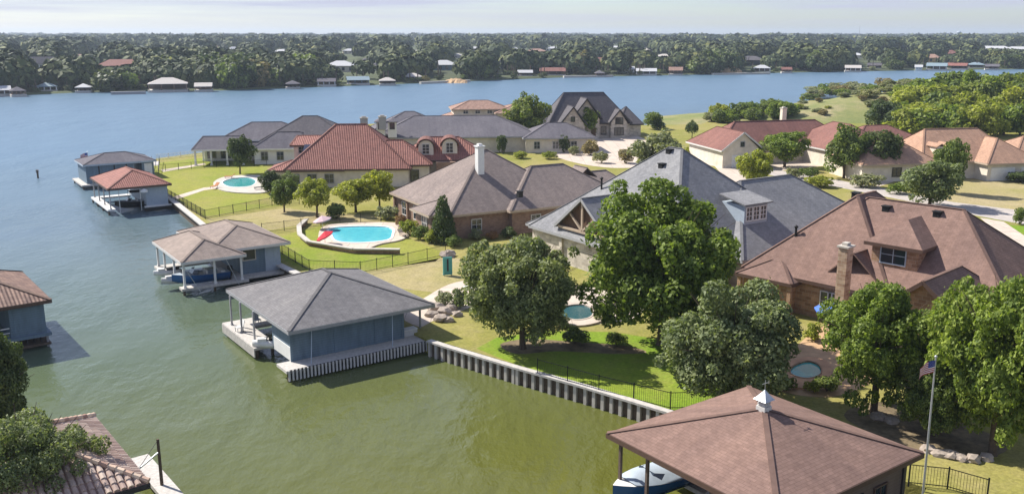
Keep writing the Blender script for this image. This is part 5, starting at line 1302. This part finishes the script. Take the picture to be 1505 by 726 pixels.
# ------------------------------------------------------------------ far shore
def far_ground(px, py):
    z = 1.5
    for _ in range(12):
        b = at(px, py, z); x0, y0 = far_d(px); d = max(0, math.hypot(b.x, b.y)-math.hypot(x0, y0)); z = .5*z+.5*far_h(b.x, b.y, d)
    b = at(px, py, z); return b
FW = dict(w=M['white'], c=M['cream'], d=M['darktrim'], r=M['redbrick'], b=M['bluewall'], o=plain('ochre_stucco', (.55,.38,.18,1), .85, .1))
FR = dict(red=ROOF['red'], white=plain('white_metal_roof', (.5,.5,.5,1), .6, .1), grey=ROOF['dgrey'], tan=ROOF['tan'], slate=ROOF['slate'], pale=plain('pale_roof', (.5,.46,.42,1), .8, .1), brown=ROOF['maroon'], blue=plain('blue_metal_roof', (.24,.31,.34,1), .5, .06))
HB = []
def far_house(px, py, wpx, top, roof, wall, label, cat='house', name='far_house', shape='hip', open_=False):
    b = far_ground(px, py); k = F/depth(b); W_ = wpx/k; ht = max(3.5, height_at(b.x, b.y, top)-b.z); dp = min(14, max(6, W_*.7)); HB.append((px, py, wpx, top))
    r = empty(name, b, -math.atan2(b.x, b.y)+random.uniform(-.15, .15), label, cat)
    we = ht*.55; t = House.__new__(House); t.roof = MB(); t.wall = MB(); t.cap = MB(); t.fascia = MB(); t.capr = .1; t.base = -1
    rise = ht-we
    sl = rise/(dp/2+.6)
    t.wing(-W_/2-.6, -.6, W_/2+.6, dp+.6, we, sl, 'x', 0 if shape == 'gable' else None, 0 if shape == 'gable' else None, walls=not open_, cap=False)
    t.roof.build('roof', FR[roof], r)
    if open_:
        for x_ in (-W_/2, -W_/6, W_/6, W_/2): MB().box((x_-.2, 0, -1), (x_+.2, .4, we-.2)).build('post', FW[wall], r)
        MB().box((-W_/2, dp-1, -.5), (W_/2, dp-.6, we-.2)).build('wall', M['brownwall'], r); MB().box((-W_/2-.5, -.8, -.6), (W_/2+.5, dp, .4)).build('deck', M['dock'], r)
    else:
        t.wall.build('wall', FW[wall], r); n = max(2, int(W_/4))
        for i in range(n): x_ = -W_/2+W_*(i+.5)/n; MB().box((x_-.9, -.12, .8), (x_+.9, -.053, we-.8)).build('window', glass(), r)
    return r
random.seed(3)
for a in [
 (178,108,66,88,'red','d','long house with a red tile roof above the far shore at the left'),
 (62,107,34,84,'slate','w','white-gabled house with a slate roof among trees on the far left shore','house','far_house','gable'),
 (247,134,52,115,'pale','r','pale-roofed open boathouse on the far shore, below the red tile roof','boathouse','far_boathouse','hip',True),
 (70,134,24,122,'blue','w','small boathouse with a pale blue roof on the far left shore','boathouse','far_boathouse','hip',True),
 (3,140,22,127,'white','w','white boathouse at the left edge of the far shore','boathouse','far_boathouse','gable',True),
 (122,135,18,127,'white','d','small white-roofed dock shelter left of the pale-roofed far boathouse','boathouse','far_boathouse','hip',True),
 (499,106,44,90,'white','c','house with a curved white roof among trees, left of centre on the far shore'),
 (527,124,30,113,'blue','b','blue-roofed boathouse on the far shore, below the white-roofed house','boathouse','far_boathouse','gable',True),
 (480,126,24,117,'grey','w','small grey boathouse left of the blue-roofed far boathouse','boathouse','far_boathouse','gable',True),
 (605,119,26,108,'pale','b','boathouse with a pale flat-looking roof on the far shore, left of the orange bank','boathouse','far_boathouse','hip',True),
 (556,104,16,92,'grey','w','small white house between trees on the far shore, left of the white-roofed villa'),
 (652,104,38,89,'white','b','villa with a broad white roof above the centre of the far shore'),
 (733,103,20,88,'slate','w','white house with a slate roof on the far shore, right of the white-roofed villa','house','far_house','gable'),
 (812,111,36,100,'brown','r','dark red boathouse on the far shore above the dark green tree','boathouse','far_boathouse','gable',True),
 (772,112,20,104,'white','d','white boathouse left of the dark red one on the far shore','boathouse','far_boathouse','gable',True),
 (881,96,24,85,'brown','o','ochre house with white walls on the far shore behind the gabled stone house'),
 (950,110,28,101,'white','w','white boathouse on the far shore, right of the gabled stone house','boathouse','far_boathouse','gable',True),
 (925,107,14,98,'white','w','narrow white house above the boathouse on the far shore, right of centre','house','far_house','gable'),
 (993,110,18,99,'tan','r','tan-roofed boathouse on the far shore before the orange rock','boathouse','far_boathouse','gable',True),
 (1105,96,38,83,'slate','d','grey-roofed house above the orange rock on the far shore'),
 (1120,106,22,96,'white','w','white boathouse right of the orange rock on the far shore','boathouse','far_boathouse','hip',True),
 (1368,92,22,80,'tan','o','yellow-walled house on the far right shore'),
 (1396,86,20,74,'brown','c','pink-roofed house above the yellow-walled house on the far right'),
 (1350,103,9,96,'white','w','small white hut at the water on the far right shore','hut','far_hut','gable'),
 (1376,103,26,93,'blue','w','boathouse with a long pale blue roof on the far right shore','boathouse','far_boathouse','gable',True),
 (1405,102,26,93,'red','d','boathouse with a reddish roof on the far right shore','boathouse','far_boathouse','gable',True),
 (1435,100,22,92,'blue','d','dark boathouse with a pale roof, rightmost on the far shore','boathouse','far_boathouse','hip',True),
 (1285,101,18,93,'slate','d','dark boathouse under trees on the far right shore','boathouse','far_boathouse','gable',True),
 (1458,76,50,68,'white','w','long white-roofed building at the upper right'),
 (1496,77,34,69,'white','c','white-roofed building at the right edge of the far town'),
 (344,79,16,69,'white','w','white house high among the far trees, left of centre'),
 (325,74,16,67,'tan','w','tan-roofed house high among the far trees, left of the white one'),
 (416,80,30,73,'white','c','long pale building among the far trees left of centre'),
 (515,79,20,72,'white','c','small white building on the far ridge left of the villa'),
 (697,75,18,69,'white','w','white house on the far ridge above the white-roofed villa'),
 (790,81,30,72,'tan','c','tan-roofed house high on the far bank above the dark red boathouse'),
 (813,75,22,69,'white','w','white-roofed house high on the far bank right of the tan-roofed one'),
 (755,75,16,70,'white','w','small white house on the far ridge left of the tan-roofed one'),
 (905,73,22,68,'white','c','pale building on the far ridge above the ochre house'),
 (215,74,14,69,'white','c','tiny white house on the ridge above the red tile roof'),
 (1328,81,16,74,'tan','w','tan-roofed house among trees left of the yellow-walled one')]:
    far_house(*a)
GH = 'small houses scattered through the far woods'
rq = random.Random(77)
for i in range(30):
    px = rq.uniform(10, 1495); py = rq.uniform(64, 92) if px < 1100 else rq.uniform(64, 86); 
    if any(abs(px-a_)<b_/2+14 and abs(py-c_)<12 for a_, c_, b_, d_ in HB): continue
    w_ = rq.uniform(10, 26)*(.5+(py-60)/45); rf_ = rq.choice(['pale', 'pale', 'grey', 'tan', 'grey', 'white', 'slate'])
    o_ = far_house(px, py, w_, py-w_*.22-2.2, rf_, rq.choice(['w', 'c', 'c', 'r']), {'white': 'small white-roofed', 'pale': 'small pale-roofed', 'grey': 'small grey-roofed', 'tan': 'small tan-roofed', 'slate': 'small slate-roofed'}[rf_]+' house among the far woods', 'house', 'far_house', rq.choice(['hip', 'gable'])); o_['group'] = GH
GD = 'small boathouses dotted along the far shore'
for i in range(11):
    px = rq.uniform(15, 1480); x0, y0 = far_d(px); dz_ = -H; q_ = (x0, y0, 0); py = CY - F*(y0*math.sin(PITCH)-H*math.cos(PITCH))/depth(q_)
    if any(abs(px-a_)<b_/2+12 and abs(py-c_)<10 for a_, c_, b_, d_ in HB): continue
    rf_ = rq.choice(['grey', 'brown', 'pale', 'grey']); w_ = rq.uniform(12, 22)
    o_ = far_house(px, py-.3, w_, py-w_*.3-3, rf_, rq.choice(['w', 'd', 'r']), {'white': 'small white-roofed', 'pale': 'small pale-roofed', 'grey': 'small grey-roofed', 'blue': 'small bluish-roofed', 'brown': 'small brown-roofed'}[rf_]+' boathouse at the waterline of the far shore', 'boathouse', 'far_boathouse', rq.choice(['hip', 'gable']), True); o_['group'] = GD
# orange rock face and pale bulkheads
M['orock'] = plain('orange_rock', (.50,.33,.18,1), .9, .3, .3)
def bank(px0, px1, py, top, mat, label, cat='rock', name='rock_bank', rough=1.5):
    m = MB(); n = 12; b0 = far_ground(px0, py); b1 = far_ground(px1, py); rr = random.Random(int(px0)); ht = height_at(b0.x, b0.y, top)-b0.z
    rows = []
    for j in range(4):
        rows.append([tuple(b0.lerp(b1, i/n)+Vector((rr.uniform(-1, 1)*rough*.3, j*2.2+rr.uniform(-.5, .5)*rough, -.8+(ht+.8)*[0, .6, .95, .7][j]*(math.sin(math.pi*(i+.6)/(n+1.2))**.5)*rr.uniform(.85, 1.1)))) for i in range(n+1)])
    for a, b in zip(rows, rows[1:]):
        for i in range(n): m.face([a[i], a[i+1], b[i+1], b[i]])
    tag(m.build(name, mat), label, cat)
bank(1058, 1092, 108, 97, M['orock'], 'bright orange rock face at the water on the far right shore')
bank(652, 686, 121, 115.5, M['orock'], 'orange bank above a pale bulkhead in the centre of the far shore')
def bulkhead(px0, px1, py0, py1, label, mat=None):
    a, b = far_ground(px0, py0), far_ground(px1, py1); a.z = b.z = .4
    tag(MB().beam(a-Vector((0, 1.5, 0)), b-Vector((0, 1.5, 0)), 2, 1.6).build('bulkhead', mat or M['concrete']), label, 'bulkhead')
bulkhead(618, 690, 122, 119, 'pale concrete bulkhead in the centre of the far shore'); bulkhead(828, 900, 113, 112, 'pale bulkhead on the far shore right of the dark red boathouse'); bulkhead(165, 216, 137, 136, 'grey stone bulkhead left of the pale-roofed far boathouse', M['greytrim']); bulkhead(1046, 1130, 109, 108, 'pale bulkhead beneath the orange rock')

# water tower and mast
b = far_ground(1408, 62); b = b*1.0; s_ = depth(b)/F
r = empty('water_tower', b, 0, 'pale water tower rising above the tree line at the upper right', 'water tower')
zt = height_at(b.x, b.y, 46)-b.z
MB().lathe([(0, zt), (s_*2.2, zt-.6*s_), (s_*3.4, zt-2*s_), (s_*3.0, zt-3.4*s_), (s_*.8, zt-4.6*s_)], (0,0,0), 16).build('tank', M['bluelight'], r); MB().tube([(0, 0, 0), (0, 0, zt-4*s_)], s_*.55, 8).build('stem', M['greytrim'], r)
b = far_ground(1262, 62); r = empty('radio_mast', b, 0, 'thin radio mast on the skyline at the upper right', 'mast'); MB().tube([(0, 0, 0), (0, 0, height_at(b.x, b.y, 38)-b.z)], [.5, .25], 5).build('mast', M['greytrim'], r)

# trees along the far shore
random.seed(21)
LBF = {'far': 'rounded green tree in the band along the far shore', 'dark': 'dark green tree in the band along the far shore', 'mid': 'mid green tree in the band along the far shore', 'tan': 'brownish tree in the band along the far shore', 'sage': 'pale grey-green tree in the band along the far shore'}
GF = 'trees along the far shore'; cnt = 0
tbase = MB().tube([(0, 0, -1), (0, 0, 6)], [.4, .25], 5)
tm_ = tbase.build('trunk', M['bark']); tmesh = tm_.data; bpy.data.objects.remove(tm_)
def far_tree(x, y, z, r, ht, k):
    root = empty('broadleaf_tree', (x, y, z), random.random()*6.28, LBF[k], 'tree', GF)
    for nm, me in (('crown', get_crown(k, 'far', random.randint(1, 4), 'round')), ('trunk', tmesh)):
        o = bpy.data.objects.new(nm, me); col.objects.link(o); o.parent = root
        if nm == 'crown': o.location = (0, 0, -ht*.22); o.scale = (r, r, ht*1.2)
while cnt < 275:
    px = random.uniform(-30, 1535); x0, y0 = far_d(px); d = random.choice([random.uniform(3, 14), random.uniform(5, 35), random.uniform(25, 90)])
    ln = math.hypot(x0, y0); x = x0*(1+d/ln); y = y0*(1+d/ln); z = far_h(x, y, d); r = random.uniform(6, 11); ht = random.uniform(8, 16)
    q = Vector((x, y, z)); dz = z-H; dd = depth(q); py = CY - F*(y*math.sin(PITCH)+dz*math.cos(PITCH))/dd; tp = CY - F*(y*math.sin(PITCH)+(dz+ht)*math.cos(PITCH))/depth((x, y, z+ht)); rw_ = r*F/dd
    if any(abs(px-hx) < hw/2+rw_*.7 and py > hy-7 and tp < hy*.45+ht_*.55 for hx, hy, hw, ht_ in HB):
        ok = False
        # in front of a house: keep only low bushes
        ht = random.uniform(2.0, 3.2); r = random.uniform(2, 3.5)
        if random.random() < .6: continue
    far_tree(x, y, z, r, ht, random.choices(['far', 'dark', 'mid', 'tan', 'sage'], [6, 6, 2.5, 1.2, .8])[0]); cnt += 1

# the wooded country beyond: one mass
r = np.random.default_rng(4); V = []; N_ = 0
def wood_mass():
    rs = random.Random(9); out_v = []
    for i in range(7200):
        px = rs.uniform(-250, 1755); u = rs.random(); d = 16*math.exp(u*math.log(5200/16)); x0, y0 = far_d(px); ln = math.hypot(x0, y0)
        x = x0*(1+d/ln); y = y0*(1+d/ln); z = far_h(x, y, d)
        vr = .5+.5*math.sin(x*.021+1.3*math.sin(y*.017))*math.cos(y*.013); rad = (rs.uniform(5, 8.5)+3.5*vr)*(1 + min(1.4, d/1600)); ht = rs.uniform(7, 11)+5*vr
        if d > 2500: ht *= .75
        py = CY - F*(y*math.sin(PITCH)+(z-H)*math.cos(PITCH))/depth((x, y, z)); tp = CY - F*(y*math.sin(PITCH)+(z+ht-H)*math.cos(PITCH))/depth((x, y, z+ht))
        if any(abs(px-hx) < hw/2+rad*F/y*.5 and py > hy-4 and tp < hy*.45+ht_*.55 for hx, hy, hw, ht_ in HB): continue
        n = 170 if d < 300 else (90 if d < 900 else 42)
        dv = r.normal(size=(n, 3)); dv[:, 2] = np.abs(dv[:, 2])*1.1-.3; dv /= np.linalg.norm(dv, axis=1)[:, None]
        lump = 1+.14*np.sin(dv[:, 0]*5+i)*np.cos(dv[:, 1]*5+i*2)
        p = np.array([x, y, z+ht*.45]) + dv*np.array([rad, rad, ht*.55])*lump[:, None]*r.uniform(.8, 1.05, n)[:, None]
        nr = dv*.9+r.normal(size=(n, 3))*.3; nr /= np.linalg.norm(nr, axis=1)[:, None]; t = np.cross(nr, r.normal(size=(n, 3))); t /= np.linalg.norm(t, axis=1)[:, None]; b = np.cross(nr, t)
        s = rad*r.uniform(.12, .26, n)[:, None]*(1.0 if n > 100 else (1.3 if n > 60 else 1.8))
        out_v.append(np.stack([p-t*s, p-b*s*.8, p+t*s, p+b*s*.8], 1).reshape(-1, 3))
    return np.concatenate(out_v)
VV = wood_mass(); nq = len(VV)//4
def wood_mat():
    m = Mat('woodland_leaves'); g = m.N('ShaderNodeNewGeometry'); k = m.ramp(g.outputs['Random Per Island'], [(0, (.03,.045,.022)), (.55, (.075,.098,.04)), (1, (.16,.18,.075))])
    n = m.noise(m.coord(), .06, 3, .6); k = m.mix(.85, k, m.ramp(n, [(.36, (.6,.68,.66)), (.55, (1.05,1.0,.85)), (.68, (1.75,1.45,.95))]), 'MULTIPLY'); return m.fin(k, .7, 0, .15)
me = bpy.data.meshes.new('woodland'); me.vertices.add(nq*4); me.vertices.foreach_set('co', VV.astype(np.float32).ravel()); me.loops.add(nq*4); me.loops.foreach_set('vertex_index', np.arange(nq*4, dtype=np.int32))
me.polygons.add(nq); me.polygons.foreach_set('loop_start', np.arange(0, nq*4, 4, dtype=np.int32)); me.update(calc_edges=True); me.materials.append(wood_mat())
wo = bpy.data.objects.new('woodland', me); col.objects.link(wo); tag(wo, 'wooded country stretching beyond the far shore', 'woodland', kind='stuff')

# ------------------------------------------------------------------ air
hz = MB().box((-9000, -400, -2.5), (9000, 8200, 62)); 
mh = bpy.data.materials.new('haze_air'); mh.use_nodes = True; t = mh.node_tree; t.nodes.clear(); o_ = t.nodes.new('ShaderNodeOutputMaterial'); v_ = t.nodes.new('ShaderNodeVolumePrincipled')
v_.inputs['Color'].default_value = (.72, .84, 1.0, 1); v_.inputs['Density'].default_value = 1.4e-4; v_.inputs['Anisotropy'].default_value = .2; t.links.new(v_.outputs[0], o_.inputs['Volume'])
tag(hz.build('haze', mh), kind='stuff')
